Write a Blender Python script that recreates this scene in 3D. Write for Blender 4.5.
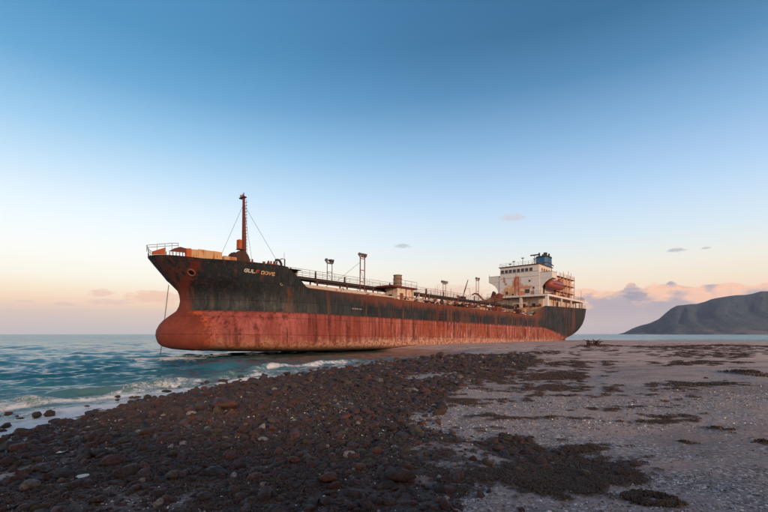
import bpy, bmesh, math, random
import numpy as np
from mathutils import Vector, Matrix, noise as mn

random.seed(7)
rng = np.random.default_rng(11)
for o in list(bpy.data.objects):
    bpy.data.objects.remove(o)
scene = bpy.context.scene
COL = scene.collection

# ------------------------------------------------------------------ camera
F = 430.0; EYE = 2.25; HZ = 334.2
cam = bpy.data.cameras.new('camera'); cam_o = bpy.data.objects.new('camera', cam); COL.objects.link(cam_o)
cam_o.location = (0, 0, EYE); cam_o.rotation_euler = (math.radians(90), 0, 0)
cam.sensor_width = 36; cam.lens = 36 * F / 768; cam.shift_y = (HZ - 256) / 768
cam.clip_start = 0.1; cam.clip_end = 60000
scene.camera = cam_o
scene.render.resolution_x = 1024; scene.render.resolution_y = 683
scene.view_settings.view_transform = 'Standard'; scene.view_settings.look = 'None'
scene.view_settings.exposure = 0.14; scene.view_settings.gamma = 1.0

# ------------------------------------------------------------------ node helpers
def lin(c):
    r = []
    for v in c[:3]:
        v /= 255.0
        r.append(v / 12.92 if v <= 0.04045 else ((v + 0.055) / 1.055) ** 2.4)
    return tuple(r) + (1.0,)

class NT:
    def __init__(s, tree):
        s.t = tree; s.n = tree.nodes; s.l = tree.links
    def put(s, sock, v):
        if v is None: return
        if isinstance(v, bpy.types.NodeSocket): s.l.new(v, sock)
        else:
            if hasattr(sock.default_value, '__len__'):
                if not hasattr(v, '__len__'): v = (v,) * len(sock.default_value)
                if len(sock.default_value) == 4 and len(v) == 3: v = tuple(v) + (1,)
                if len(sock.default_value) == 3: v = tuple(v)[:3]
            sock.default_value = v
    def m(s, op, a, b=None, c=None, clamp=False):
        n = s.n.new('ShaderNodeMath'); n.operation = op; n.use_clamp = clamp
        for i, v in enumerate((a, b, c)): s.put(n.inputs[i], v)
        return n.outputs[0]
    def ss(s, a, lo, hi, o0=0.0, o1=1.0):
        n = s.n.new('ShaderNodeMapRange'); n.interpolation_type = 'SMOOTHSTEP'
        for i, v in enumerate((a, lo, hi, o0, o1)): s.put(n.inputs[i], v)
        return n.outputs[0]
    def mix(s, f, a, b, mode='MIX'):
        n = s.n.new('ShaderNodeMix'); n.data_type = 'RGBA'; n.blend_type = mode
        s.put(n.inputs[0], f); s.put(n.inputs[6], a); s.put(n.inputs[7], b)
        return n.outputs[2]
    def vec(s, x, y, z):
        n = s.n.new('ShaderNodeCombineXYZ')
        for i, v in enumerate((x, y, z)): s.put(n.inputs[i], v)
        return n.outputs[0]
    def sep(s, v):
        n = s.n.new('ShaderNodeSeparateXYZ'); s.l.new(v, n.inputs[0]); return n.outputs
    def noise(s, v, scale, detail=4, rough=0.55, out=0, dist=0.0):
        n = s.n.new('ShaderNodeTexNoise'); s.put(n.inputs['Vector'], v); n.inputs['Scale'].default_value = scale
        n.inputs['Detail'].default_value = detail; n.inputs['Roughness'].default_value = rough
        n.inputs['Distortion'].default_value = dist
        return n.outputs[out]
    def voro(s, v, scale, feature='F1', out='Distance', rnd=1.0):
        n = s.n.new('ShaderNodeTexVoronoi'); n.feature = feature; s.put(n.inputs['Vector'], v)
        n.inputs['Scale'].default_value = scale; n.inputs['Randomness'].default_value = rnd
        return n.outputs[out]
    def ramp(s, f, stops, interp='LINEAR'):
        n = s.n.new('ShaderNodeValToRGB'); s.l.new(f, n.inputs[0]); cr = n.color_ramp; cr.interpolation = interp
        while len(cr.elements) > 1: cr.elements.remove(cr.elements[-1])
        cr.elements[0].position = stops[0][0]; cr.elements[0].color = stops[0][1]
        for p, c in stops[1:]:
            e = cr.elements.new(p); e.color = c
        return n.outputs[0]
    def attr(s, name):
        n = s.n.new('ShaderNodeAttribute'); n.attribute_name = name; return n.outputs['Fac']
    def tc(s, name='Object'):
        return s.n.new('ShaderNodeTexCoord').outputs[name]
    def bump(s, h, strength, dist):
        n = s.n.new('ShaderNodeBump'); n.inputs['Strength'].default_value = strength
        n.inputs['Distance'].default_value = dist; s.put(n.inputs['Height'], h); return n.outputs[0]

def new_mat(name):
    m = bpy.data.materials.new(name); m.use_nodes = True
    t = NT(m.node_tree); b = t.n['Principled BSDF']
    return m, t, b

# ------------------------------------------------------------------ sky
w = bpy.data.worlds.new('World'); scene.world = w; w.use_nodes = True
t = NT(w.node_tree); bg = t.n['Background']
x, y, z = t.sep(t.tc('Generated'))
az = t.m('ARCTAN2', x, y); el = t.m('ARCSINE', z)
elf = t.m('MULTIPLY', el, 1 / 1.5708)
def E_(py, px=384):
    a = math.atan((px - 384) / F); return math.atan((HZ - py) / F * math.cos(a))
def stops(px, lst):
    return [(max(0, E_(py, px)) / 1.5708, lin(c)) for py, c in lst]
left = t.ramp(elf, stops(60, [(334, (200, 193, 196)), (325, (212, 198, 194)), (312, (230, 206, 193)), (301, (251, 218, 190)), (290, (254, 233, 205)), (275, (252, 247, 231)),
        (250, (250, 251, 246)), (225, (240, 248, 251)), (200, (226, 241, 250)), (165, (196, 224, 245)), (120, (154, 200, 233)), (60, (104, 164, 208)), (0, (80, 144, 190))]) + [(0.62, lin((62, 116, 168))), (1.0, lin((50, 94, 146)))])
right = t.ramp(elf, stops(640, [(334, (195, 182, 188)), (325, (205, 188, 188)), (310, (232, 202, 188)), (294, (250, 219, 192)), (280, (245, 229, 207)), (262, (239, 235, 223)), (247, (227, 234, 233)),
        (230, (213, 230, 240)), (205, (196, 220, 241)), (175, (172, 205, 237)), (120, (130, 174, 214)), (60, (84, 136, 180)), (0, (58, 110, 152))]) + [(0.62, lin((48, 92, 142))), (1.0, lin((42, 80, 128)))])
fx = t.ss(x, -0.55, 0.35)
sky = t.mix(fx, left, right)
# warm glow round the low sun, behind the camera
SUN_D = Vector((0.45, -0.89, math.tan(math.radians(11)))).normalized()
dot = t.m('ADD', t.m('ADD', t.m('MULTIPLY', x, SUN_D.x), t.m('MULTIPLY', y, SUN_D.y)), t.m('MULTIPLY', z, SUN_D.z))
glow = t.m('MULTIPLY', t.ss(dot, -0.15, 0.95), t.ss(el, 1.15, 0.1))
sky = t.mix(glow, sky, (1.25, 0.86, 0.56, 1))
# clouds
cv = t.vec(t.m('MULTIPLY', az, 1.0), t.m('MULTIPLY', el, 2.2), 0.0)
n1 = t.noise(cv, 26, 6, 0.58); n2 = t.noise(cv, 11, 5, 0.55); n3 = t.noise(t.vec(az, t.m('MULTIPLY', el, 3), 3.3), 60, 5, 0.6)
top = t.m('ADD', 0.078, t.m('MULTIPLY', t.noise(t.vec(az, 0, 1.7), 13, 4, 0.55), 0.026))
top = t.m('ADD', top, t.m('MULTIPLY', t.voro(t.vec(az, t.m('MULTIPLY', el, 0.8), 0.0), 30, 'SMOOTH_F1'), -0.022))
top = t.m('ADD', top, 0.014)
dtop = t.m('SUBTRACT', top, el)
dn = t.m('ADD', dtop, t.m('MULTIPLY', t.m('SUBTRACT', n1, 0.5), 0.020))
win = t.m('MULTIPLY', t.ss(az, 0.36, 0.44), t.ss(az, 1.35, 0.60))
bank = t.m('MULTIPLY', t.m('MULTIPLY', t.ss(dn, 0.0, 0.0035), win), t.ss(el, 0.0, 0.05, 0.15, 1.0))
lit = t.ss(t.m('ADD', dn, t.m('MULTIPLY', t.m('SUBTRACT', n2, 0.5), 0.19)), 0.034, 0.006)
cc = t.mix(lit, lin((180, 170, 180)), lin((255, 204, 174)))
cc = t.mix(t.ss(n3, 0.35, 0.75, 0.0, 0.35), cc, lin((205, 182, 182)))
fadec = t.ss(el, 0.0, 0.07)
cc = t.mix(fadec, lin((198, 184, 188)), cc)
sky = t.mix(t.m('MULTIPLY', bank, 0.97), sky, cc)
def puff(px, py, rx, ry, col, a=0.8):
    global sky
    a0 = math.atan((px - 384) / F); e0 = E_(py, px)
    ra = rx / F * math.cos(a0) ** 2; re = ry / F * math.cos(a0)
    u = t.m('DIVIDE', t.m('SUBTRACT', az, a0), ra); v = t.m('DIVIDE', t.m('SUBTRACT', el, e0), re)
    d = t.m('ADD', t.m('MULTIPLY', u, u), t.m('MULTIPLY', v, v))
    d = t.m('ADD', d, t.m('MULTIPLY', t.m('SUBTRACT', n3, 0.5), 3.2))
    sky = t.mix(t.m('MULTIPLY', t.ss(d, 1.25, 0.1), a), sky, lin(col))
for q in [(403, 246, 9, 2.2, (176, 182, 190), 0.6), (513, 217.5, 14, 4, (206, 196, 206), 0.6), (676, 250.5, 11, 2.2, (166, 170, 180), 0.65), (706, 248, 5, 1.8, (176, 182, 190), 0.7),
          (102, 293, 15, 4, (240, 200, 184), 0.75), (155, 297, 30, 7, (242, 196, 172), 0.75), (110, 302, 28, 3.2, (232, 196, 186), 0.6), (64, 304, 12, 2, (222, 196, 190), 0.6),
          (25, 301, 14, 1.5, (226, 202, 194), 0.5), (450, 292, 40, 8, (236, 190, 172), 0.5), (636, 296, 14, 6, (150, 152, 170), 0.8)]:
    puff(*q)
below = t.ss(z, 0.0, -0.05)
sky = t.mix(below, sky, lin((120, 120, 130)))
t.l.new(sky, bg.inputs['Color']); bg.inputs['Strength'].default_value = 1.0

sun = bpy.data.lights.new('sun', 'SUN'); sun_o = bpy.data.objects.new('sun', sun); COL.objects.link(sun_o)
sun.energy = 2.7; sun.angle = math.radians(1.8); sun.color = (1.0, 0.72, 0.50)
sun_o.rotation_euler = SUN_D.to_track_quat('Z', 'Y').to_euler(); sun_o.location = (30, -60, 30)

# ------------------------------------------------------------------ object helpers
def link(name, me, mat=None, parent=None):
    o = bpy.data.objects.new(name, me); COL.objects.link(o)
    if mat is not None: me.materials.append(mat)
    if parent is not None: o.parent = parent
    return o
def tag(o, label=None, cat=None, group=None, kind=None):
    if label: o['label'] = label
    if cat: o['category'] = cat
    if group: o['group'] = group
    if kind: o['kind'] = kind
    return o

def np_mesh(name, verts, quads, smooth=True):
    me = bpy.data.meshes.new(name)
    me.vertices.add(len(verts)); me.vertices.foreach_set('co', np.asarray(verts, dtype=np.float32).ravel())
    q = np.asarray(quads, dtype=np.int32)
    me.loops.add(q.size); me.loops.foreach_set('vertex_index', q.ravel())
    me.polygons.add(len(q)); me.polygons.foreach_set('loop_start', np.arange(len(q), dtype=np.int32) * q.shape[1])
    if smooth: me.polygons.foreach_set('use_smooth', np.ones(len(q), dtype=bool))
    me.update(calc_edges=True); me.validate(); return me
def add_attr(me, name, vals):
    a = me.attributes.new(name, 'FLOAT', 'POINT'); a.data.foreach_set('value', np.asarray(vals, dtype=np.float32))

# cheap smooth 2-D value noise in numpy
_perm = rng.random((256, 256))
def vn(x, y):
    xi = np.floor(x).astype(int); yi = np.floor(y).astype(int); fx_ = x - xi; fy = y - yi
    fx_ = fx_ * fx_ * (3 - 2 * fx_); fy = fy * fy * (3 - 2 * fy)
    a = _perm[xi & 255, yi & 255]; b = _perm[(xi + 1) & 255, yi & 255]
    c = _perm[xi & 255, (yi + 1) & 255]; d = _perm[(xi + 1) & 255, (yi + 1) & 255]
    return (a * (1 - fx_) + b * fx_) * (1 - fy) + (c * (1 - fx_) + d * fx_) * fy
def fbm(x, y, o=4):
    s = 0; a = 0.5; n = 0
    for i in range(o):
        s = s + a * vn(x * 2 ** i + 17.3 * i, y * 2 ** i + 5.1 * i); n += a; a *= 0.5
    return s / n

# ------------------------------------------------------------------ ground
def gp(px, py, zz=0.6):
    D = (EYE - zz) * F / (py - HZ); return ((px - 384) / F * D, D)
SH = [(-60, -90), (-16, -30), (-10, -5), (-8.6, 4)] + [gp(a, b, 0.0) for a, b in
      [(0, 438), (50, 423), (100, 411), (150, 402), (200, 393), (270, 380.5), (320, 373), (370, 366), (430, 358.2), (470, 355)]] + \
     [(12.5, 50.5), (9.5, 53.5), (4.5, 55.5), (0.5, 58), (-3, 63), (-5, 72), (2, 92), (16, 116), (34, 129), (60, 126), (90, 112), (140, 100), (260, 90), (420, 60), (420, -90)]
SHa = np.array(SH)
def sdist(X, Y):   # + inland, - seaward
    X = np.asarray(X, float); Y = np.asarray(Y, float)
    best = np.full(X.shape, 1e9); inside = np.zeros(X.shape, bool)
    n = len(SHa)
    for i in range(n):
        a = SHa[i]; b = SHa[(i + 1) % n]; e = b - a
        wx = X - a[0]; wy = Y - a[1]; tt = np.clip((wx * e[0] + wy * e[1]) / (e @ e), 0, 1)
        best = np.minimum(best, (wx - e[0] * tt) ** 2 + (wy - e[1] * tt) ** 2)
        c = ((a[1] > Y) != (b[1] > Y))
        xx = a[0] + (Y - a[1]) / (b[1] - a[1] + 1e-12) * e[0]
        inside ^= (c & (X < xx))
    d = np.sqrt(best); return np.where(inside, d, -d)
def ground_z(X, Y, d=None):
    if d is None: d = sdist(X, Y)
    d = d + (fbm(X * 0.45, Y * 0.45, 3) - 0.5) * 1.9 * np.clip(np.hypot(X, Y) / 12, 0.4, 1.5)
    zi = 0.62 * (1 - np.exp(-np.maximum(d, 0) / 3.2)) + 0.05 * (1 - np.exp(-np.maximum(d, 0) / 14))
    zo = -0.30 * (1 - np.exp(np.minimum(d, 0) / 4.5)) + np.minimum(d, 0) * 0.035
    zz = np.where(d > 0, zi, np.maximum(zo, -4))
    back = np.clip((-Y - 3) / 12, 0, 1)
    shade_dune = 5.2 * back ** 1.3 * (0.8 + 0.4 * fbm(X * 0.07 + 9, Y * 0.07, 3)) * np.clip(d / 12, 0, 1)  # unseen rise added behind the camera to shade the foreground
    nn = (fbm(X * 0.9, Y * 0.9, 4) - 0.5) * 0.10 + (fbm(X * 5, Y * 5, 3) - 0.5) * 0.035
    lowx = (fbm(X * 0.13 + 40, Y * 0.13, 2) - 0.5) * 0.12
    return zz + shade_dune + (nn + lowx) * np.clip(d / 1.5 + 0.6, 0.15, 1)

ZP = [(-700, 760), (-300, 520), (-60, 452), (0, 431), (50, 417), (100, 406), (150, 398), (200, 389.5), (270, 377.5), (320, 370.5), (370, 363.5), (430, 357), (500, 352.5), (520, 356), (528, 358.5),
      (520, 361), (505, 368), (482, 379), (470, 392), (452, 404), (448, 414), (425, 424), (438, 436), (470, 442), (520, 449), (580, 458), (628, 478), (600, 491), (545, 490), (500, 486), (475, 496), (450, 530), (420, 640), (400, 1100)]
ZP[2:13] = [(a_, HZ + 0.778 * (b_ - 0.8 - HZ)) for a_, b_ in [(-60, 466), (0, 438), (50, 423), (100, 411), (150, 402), (200, 393), (270, 380.5), (320, 373), (370, 366), (430, 361), (476, 359.5)]]
ZPa = np.array(ZP, float)
def zone(X, Y):    # density 0..1 of the dark cobble belt (polygon laid out on the beach plane)
    X = np.asarray(X, float); Y = np.asarray(Y, float)
    Yc = np.maximum(Y, 1.3)
    px = 384 + F * X / Yc; py = HZ + (EYE - 0.5) * F / Yc
    poly = ZPa
    inside = np.zeros(X.shape, bool); best = np.full(X.shape, 1e9)
    wp = np.array([[(a - 384) / F * (EYE - 0.5) * F / (b - HZ), (EYE - 0.5) * F / (b - HZ)] for a, b in poly])
    n = len(wp)
    for i in range(n):
        a = wp[i]; b = wp[(i + 1) % n]; e = b - a
        wx = X - a[0]; wy = Yc - a[1]; tt = np.clip((wx * e[0] + wy * e[1]) / (e @ e), 0, 1)
        best = np.minimum(best, (wx - e[0] * tt) ** 2 + (wy - e[1] * tt) ** 2)
        c = ((a[1] > Yc) != (b[1] > Yc)); xx = a[0] + (Yc - a[1]) / (b[1] - a[1] + 1e-12) * e[0]
        inside ^= (c & (X < xx))
    dd = np.sqrt(best); dd = np.where(inside, dd, -dd)
    sc = np.clip(Yc / 14, 0.35, 2.2)
    f = np.clip(0.5 + dd / (1.0 * sc) + (fbm(X * 0.9 / sc + 3, Yc * 0.9 / sc, 3) - 0.5) * 3.0, 0, 1)
    gap = np.clip((fbm(X * 0.8 + 70, Yc * 0.55 + 7, 3) - 0.56) * 9, 0, 1)         # gravel showing between the stones
    nearg = np.clip((7.5 - Yc) / 2.5, 0, 1) * 0.85
    midg = np.clip((X + 2.8) / 3, 0, 1) * 0.75
    return f * (1 - gap * np.maximum(nearg, midg))

# polar grids around the viewpoint
def polar(r_list, a_list):
    R, A = np.meshgrid(r_list, a_list, indexing='ij')
    return (R * np.sin(A)).ravel(), (R * np.cos(A)).ravel()
def grid_quads(nr, na, wrap=True):
    i = np.arange(nr - 1)[:, None]; j = np.arange(na if wrap else na - 1)[None, :]
    j2 = (j + 1) % na
    return np.stack([i * na + j, i * na + j2, (i + 1) * na + j2, (i + 1) * na + j], -1).reshape(-1, 4)

rad = math.radians
ang = np.concatenate([np.arange(-48, 48, 0.22), np.arange(48, 312, 3.0)]) * math.pi / 180
rr = [0.02]; r = 0.6
while r < 480: rr.append(r); r *= 1.018
rr += [480, 900, 2500, 5200, 9200]
X, Y = polar(np.array(rr), ang); D_ = sdist(X, Y); Z = ground_z(X, Y, D_)
far = np.hypot(X, Y) > 430; Z[far] = -4.0
beach_me = np_mesh('beach', np.stack([X, Y, Z], 1), grid_quads(len(rr), len(ang))[:, ::-1])
add_attr(beach_me, 'zone', zone(X, Y) * (Y > -8))
add_attr(beach_me, 'shore', D_)

m, t, b = new_mat('shell_sand_and_gravel')
P = t.tc('Object'); zn = t.attr('zone'); sh = t.attr('shore')
big = t.noise(P, 0.22, 4, 0.6); med = t.noise(P, 1.6, 5, 0.62); stre = t.noise(t.vec(t.m('MULTIPLY', t.sep(P)[0], 0.35), t.sep(P)[1], 0.0), 0.9, 5, 0.6)
vc = t.voro(P, 34, 'F1', 'Color'); vd = t.voro(P, 34, 'F1', 'Distance'); vc2 = t.voro(P, 85, 'F1', 'Color')
spk = t.sep(vc)[0]; spk2 = t.sep(vc2)[1]
sand = t.mix(med, lin((150, 124, 112)), lin((186, 156, 140)))
sand = t.mix(t.ss(big, 0.35, 0.65), sand, lin((152, 130, 122)))
sunlit_far = t.m('MULTIPLY', t.ss(t.m('ADD', t.sep(P)[1], t.m('MULTIPLY', big, 10)), 16, 36), t.ss(zn, 0.3, 0.05))  # far sand painted paler with distance, as if caught by the low sun
sand = t.mix(t.m('MULTIPLY', sunlit_far, 0.85), sand, t.mix(t.ss(stre, 0.42, 0.58), lin((222, 184, 162)), lin((186, 148, 128))))
gr = t.ramp(spk, [(0.0, lin((60, 50, 48))), (0.25, lin((104, 88, 84))), (0.6, lin((138, 124, 118))), (0.86, lin((160, 148, 142))), (1.0, lin((222, 214, 204)))])
gr = t.mix(t.m('MULTIPLY', t.ss(spk2, 0.7, 1.0), 0.5), gr, lin((200, 190, 182)))
gmask = t.ss(t.m('ADD', stre, t.m('MULTIPLY', med, 0.35)), 0.52, 0.78)
col = t.mix(t.m('MULTIPLY', t.m('ADD', 0.25, t.m('MULTIPLY', gmask, 0.7)), t.m('SUBTRACT', 1.0, t.m('MULTIPLY', sunlit_far, 0.7))), sand, gr)
drk = t.ss(t.noise(t.vec(t.m('MULTIPLY', t.sep(P)[0], 0.25), t.sep(P)[1], 4.0), 1.1, 6, 0.65), 0.56, 0.72)
col = t.mix(t.m('MULTIPLY', drk, 0.55), col, lin((88, 68, 58)))
rock = t.mix(t.noise(P, 9, 4), lin((34, 27, 24)), lin((74, 58, 50)))
rock = t.mix(t.ss(spk2, 0.72, 1.0, 0.0, 0.5), rock, lin((120, 104, 96)))
col = t.mix(t.ss(zn, 0.25, 0.75), col, rock)
damp = t.m('MULTIPLY', t.ss(t.noise(t.vec(t.m('MULTIPLY', t.sep(P)[0], 0.4), t.sep(P)[1], 8.0), 0.35, 4, 0.6), 0.52, 0.62), 0.4)
col = t.mix(damp, col, lin((104, 84, 76)))
wet = t.ss(t.m('ADD', sh, t.m('MULTIPLY', med, 1.5)), 4.2, 1.0)
col = t.mix(t.m('MULTIPLY', wet, 0.55), col, lin((96, 78, 68)))
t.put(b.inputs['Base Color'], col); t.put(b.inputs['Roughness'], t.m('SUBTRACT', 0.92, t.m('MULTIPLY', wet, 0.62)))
hgt = t.m('ADD', t.m('MULTIPLY', t.m('SUBTRACT', 1.0, vd), t.m('MULTIPLY', gmask, 0.9)), t.m('MULTIPLY', med, 1.2))
t.put(b.inputs['Normal'], t.bump(hgt, 0.55, 0.02))
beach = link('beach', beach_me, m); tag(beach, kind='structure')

# ------------------------------------------------------------------ sea
pyl = np.concatenate([np.arange(452, 336.0, -0.17), 334.2 + np.geomspace(1.75, 0.106, 24)])
rs = EYE * F / (pyl - HZ)
aw = np.concatenate([np.arange(-46, 46, 0.17), np.arange(46, 314, 4.0)]) * math.pi / 180
X, Y = polar(rs, aw); d = sdist(X, Y); Rr = np.hypot(X, Y)
off = -d
Z = np.zeros_like(X)
dirs = rng.normal(rad(66), 0.34, 80)     # waves run in towards the beach
for k in range(80):
    L = 0.4 * (8.0 / 0.4) ** rng.random() ** 1.25; kk = 2 * math.pi / L
    A = 0.0155 * L ** 0.72
    cx, cy = math.cos(dirs[k]), -math.sin(dirs[k]) * 0.9
    ph = kk * (X * cx + Y * cy) + rng.random() * 6.28 + 1.4 * vn(X * 0.15 + k, Y * 0.15)
    s_ = 1 - np.abs(np.sin(ph * 0.5)); s_ = s_ * 2 - 1
    res = np.clip(2.2 * L / np.maximum(Rr * Rr / (EYE * F) * 0.17, 0.05) - 0.8, 0, 1)
    Z += A * (0.55 * s_ + 0.45 * np.sin(ph)) * res * np.clip((Rr / 18), 0.35, 1.0)
Z *= np.clip(off / 5.0, 0.12, 1) * (1 - 0.75 * np.clip((Y - 38) / 14, 0, 1) * np.clip((X + 24) / 8, 0, 1))
along = X * 0.35 + Y
def crest(o0, wd, A, ph):
    mm = np.clip((vn(along * 0.12 + ph, np.full_like(X, ph)) - 0.25) * 2.0, 0, 1)
    oo = o0 + (vn(along * 0.16 + ph * 3, X * 0 + 2) - 0.5) * 2.4
    u = (off - oo) / wd; u = np.where(u < 0, u * 2.4, u)
    return A * mm * np.exp(-u * u), mm * np.exp(-((off - oo + 0.25) / (wd * 0.7)) ** 2)
fade = np.clip((46 - Y) / 10, 0, 1)
c1, f1 = crest(5.4, 0.75, 0.34, 1.3); c2, f2 = crest(3.1, 0.45, 0.15, 7.9); c3, f3 = crest(11.0, 1.1, 0.26, 12.2)
Z += (c1 + c2 + c3) * fade
n_a = fbm(X * 1.6, Y * 1.6, 4); n_b = fbm(X * 0.35 + 31, Y * 0.5, 3)
foam = np.clip(1.0 - off / 4.6, 0, 1) * (0.35 + 0.9 * fbm(X * 0.9 + 50, Y * 0.9, 4)) * (off > -3) * np.clip(0.35 + fade, 0, 1)
foam = np.maximum(foam, f1 * 0.55 * fade); foam = np.maximum(foam, f2 * 0.9 * fade)
trail = np.clip(1 - np.abs(off - 4.2) / 3.2, 0, 1) * 0.50 * fade; foam = np.maximum(foam, trail)
foam = np.maximum(foam, np.clip((Z - 0.17) * 4, 0, 0.55) * (off > 8) * (Rr > 14))
# broken water round the bulbous bow
bx, by = -24.4, 43.3
foam = np.maximum(foam, 0.85 * np.exp(-(((X - bx - 2) / 5.0) ** 2 + ((Y - by - 0.5) / 2.3) ** 2)))
sea_me = np_mesh('sea', np.stack([X, Y, Z], 1), grid_quads(len(rs), len(aw))[:, ::-1])
add_attr(sea_me, 'foam', np.clip(foam, 0, 1)); add_attr(sea_me, 'off', np.clip(off, -5, 400))
m, t, b = new_mat('sea_water')
P = t.tc('Object'); fo = t.attr('foam'); of = t.attr('off')
fn = t.noise(P, 2.1, 8, 0.68, dist=0.6); wv = t.n.new('ShaderNodeVectorMath'); wv.operation = 'ADD'; t.l.new(P, wv.inputs[0]); nz_ = t.n.new('ShaderNodeVectorMath'); nz_.operation = 'SCALE'; t.l.new(t.noise(P, 2.2, 4, 0.6, out=1), nz_.inputs[0]); nz_.inputs['Scale'].default_value = 0.7; t.l.new(nz_.outputs[0], wv.inputs[1]); fl = t.voro(wv.outputs[0], 5.5, 'DISTANCE_TO_EDGE'); fnb = t.noise(t.vec(t.m('MULTIPLY', t.sep(P)[0], 0.6), t.sep(P)[1], 0), 1.1, 6, 0.6)
fedge = t.ss(fl, 0.22, 0.0)
fm = t.ss(t.m('ADD', t.m('MULTIPLY', fedge, 0.09), t.m('ADD', t.m('ADD', fo, t.m('MULTIPLY', fn, 0.7)), t.m('MULTIPLY', fnb, 0.5))), 0.98, 1.24)
patch = t.noise(t.vec(t.m('MULTIPLY', t.sep(P)[0], 0.5), t.sep(P)[1], 0), 0.06, 5, 0.6)
deep = t.mix(t.ss(patch, 0.35, 0.65), lin((18, 74, 90)), lin((58, 124, 136)))
deep = t.mix(t.ss(of, 25, 90), deep, t.mix(t.ss(patch, 0.35, 0.65), lin((56, 120, 134)), lin((104, 166, 174))))
deep = t.mix(t.ss(of, 400, 3000), deep, lin((66, 116, 132)))
shal = t.mix(t.ss(of, 0.0, 14.0), lin((92, 116, 112)), deep)
murk = t.m('MULTIPLY', t.ss(t.sep(P)[1], 36, 42), t.ss(t.sep(P)[0], -22, -14)); murk = t.m('MULTIPLY', murk, t.ss(of, 24, 14))
shal = t.mix(t.m('MULTIPLY', murk, t.ss(fnb, 0.35, 0.6, 0.6, 0.95)), shal, lin((84, 84, 72)))
t.put(b.inputs['Base Color'], t.mix(t.m('MULTIPLY', fm, t.ss(fn, 0.3, 0.6, 0.55, 1.0)), shal, lin((216, 214, 212))))
t.put(b.inputs['Roughness'], t.m('ADD', t.ss(t.attr('off'), 10, 200, 0.09, 0.22), t.m('MULTIPLY', fm, 0.5))); b.inputs['IOR'].default_value = 1.33; t.put(b.inputs['Specular IOR Level'], t.ss(t.attr('off'), 12, 90, 0.42, 0.20))
dist = t.m('POWER', t.m('ADD', t.m('POWER', t.sep(P)[0], 2.0), t.m('POWER', t.sep(P)[1], 2.0)), 0.5)
v2 = t.vec(t.m('MULTIPLY', t.sep(P)[0], 0.6), t.sep(P)[1], 0)
h = t.m('ADD', t.m('MULTIPLY', t.noise(v2, 1.7, 6, 0.65), 0.17), t.m('MULTIPLY', t.noise(v2, 0.35, 4, 0.6), t.m('ADD', 0.15, t.m('MULTIPLY', t.ss(dist, 20, 200), 2.2))))
h = t.m('ADD', h, t.m('MULTIPLY', t.m('MULTIPLY', fn, fm), 0.07))
h = t.m('ADD', h, t.m('MULTIPLY', t.noise(v2, 6.0, 5, 0.65), 0.045))
calm = t.ss(of, 0.0, 6.0, 0.35, 1.0)
bn = t.n.new('ShaderNodeBump'); bn.inputs['Distance'].default_value = 1.0; t.put(bn.inputs['Strength'], t.m('MULTIPLY', calm, 0.62)); t.put(bn.inputs['Height'], h)
t.put(b.inputs['Normal'], bn.outputs[0])
sea = link('sea', sea_me, m); tag(sea, kind='structure')

# ------------------------------------------------------------------ headland
HD = 3600.0
prof = [(560, 334.2), (600, 334.0), (618, 334.0), (624, 332.4), (632, 328.5), (641, 325.2), (650, 323), (659, 318.9), (665, 313.5), (671, 309), (677, 306), (687, 304.6), (697, 304), (706, 301.5), (713, 299), (724, 297.5), (735, 296), (745, 295.6), (751, 294.5), (760, 292.2), (768, 291.6), (790, 287), (830, 282), (880, 287), (940, 280), (1020, 284), (1200, 296), (1400, 310), (1700, 330)]
hx = np.array([(p - 384) / F * HD for p, _ in prof]); hh = np.array([max(0.0, (HZ - q) / F * HD) for _, q in prof])
gx = np.concatenate([np.linspace(hx[0], (900 - 384) / F * HD, 330), np.linspace((905 - 384) / F * HD, hx[-1], 70)]); gy = np.linspace(-900, 1500, 70)
GX, GY = np.meshgrid(gx, gy, indexing='ij')
H = np.interp(GX, hx, hh)
n1_ = fbm(GX / 260, GY / 420, 5); rid = 1 - np.abs(2 * fbm(GX / 190 + 5, GY / 700 + (GX / 1500), 4) - 1)
front = np.clip((GY + 900 * (0.25 + 0.75 * np.clip(H / 300, 0, 1))) / (820 * (0.25 + 0.75 * np.clip(H / 300, 0, 1))), 0, 1)
fp = 0.16 * np.clip(front * 3, 0, 1) + 0.84 * np.clip((front - 0.22) / 0.78, 0, 1) ** 0.85
backp = np.where(GY < 0, 1.0, np.clip(1 - GY / 1500, 0, 1))
HZ_ = H * fp * backp
HZ_ = HZ_ + (rid - 0.75) * 58 * np.clip(fp * (1 - fp) * 4, 0, 1) * np.clip(H / 120, 0, 1) + (n1_ - 0.5) * 14 *  np.clip(HZ_ / 40, 0, 1) * np.clip(-GY / 100, 0, 1)
crag = (fbm(GX / 70 + 3, GY / 90, 4) - 0.5); HZ_ = HZ_ + crag * 20 * np.clip(HZ_ / 60, 0, 1) * np.clip(1.2 - np.abs(GY) / 900, 0, 1) * np.where(np.abs(GY) < 160, 0.35, 1)
HZ_ = np.where(fp <= 0.002, -6, HZ_)
hq = grid_quads(len(gx), len(gy), wrap=False)
GXW = GX * (1 + np.maximum(GY, -500) / HD)
hm = np_mesh('headland', np.stack([GXW.ravel(), (GY + HD).ravel(), HZ_.ravel()], 1), hq)
m, t, b = new_mat('hazed_scrub_rock'); P = t.tc('Object')
cn = t.noise(P, 0.012, 7, 0.65); cf = t.noise(P, 0.05, 6, 0.7)
c = t.mix(t.ss(cn, 0.4, 0.62), lin((48, 66, 86)), lin((66, 82, 98)))  # blue of distant haze is mixed into the scrub and rock colours
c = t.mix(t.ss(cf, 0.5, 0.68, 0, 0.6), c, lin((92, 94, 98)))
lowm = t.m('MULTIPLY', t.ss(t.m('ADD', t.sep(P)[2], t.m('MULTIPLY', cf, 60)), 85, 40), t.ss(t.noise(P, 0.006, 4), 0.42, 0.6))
c = t.mix(lowm, c, lin((124, 112, 112)))
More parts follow.
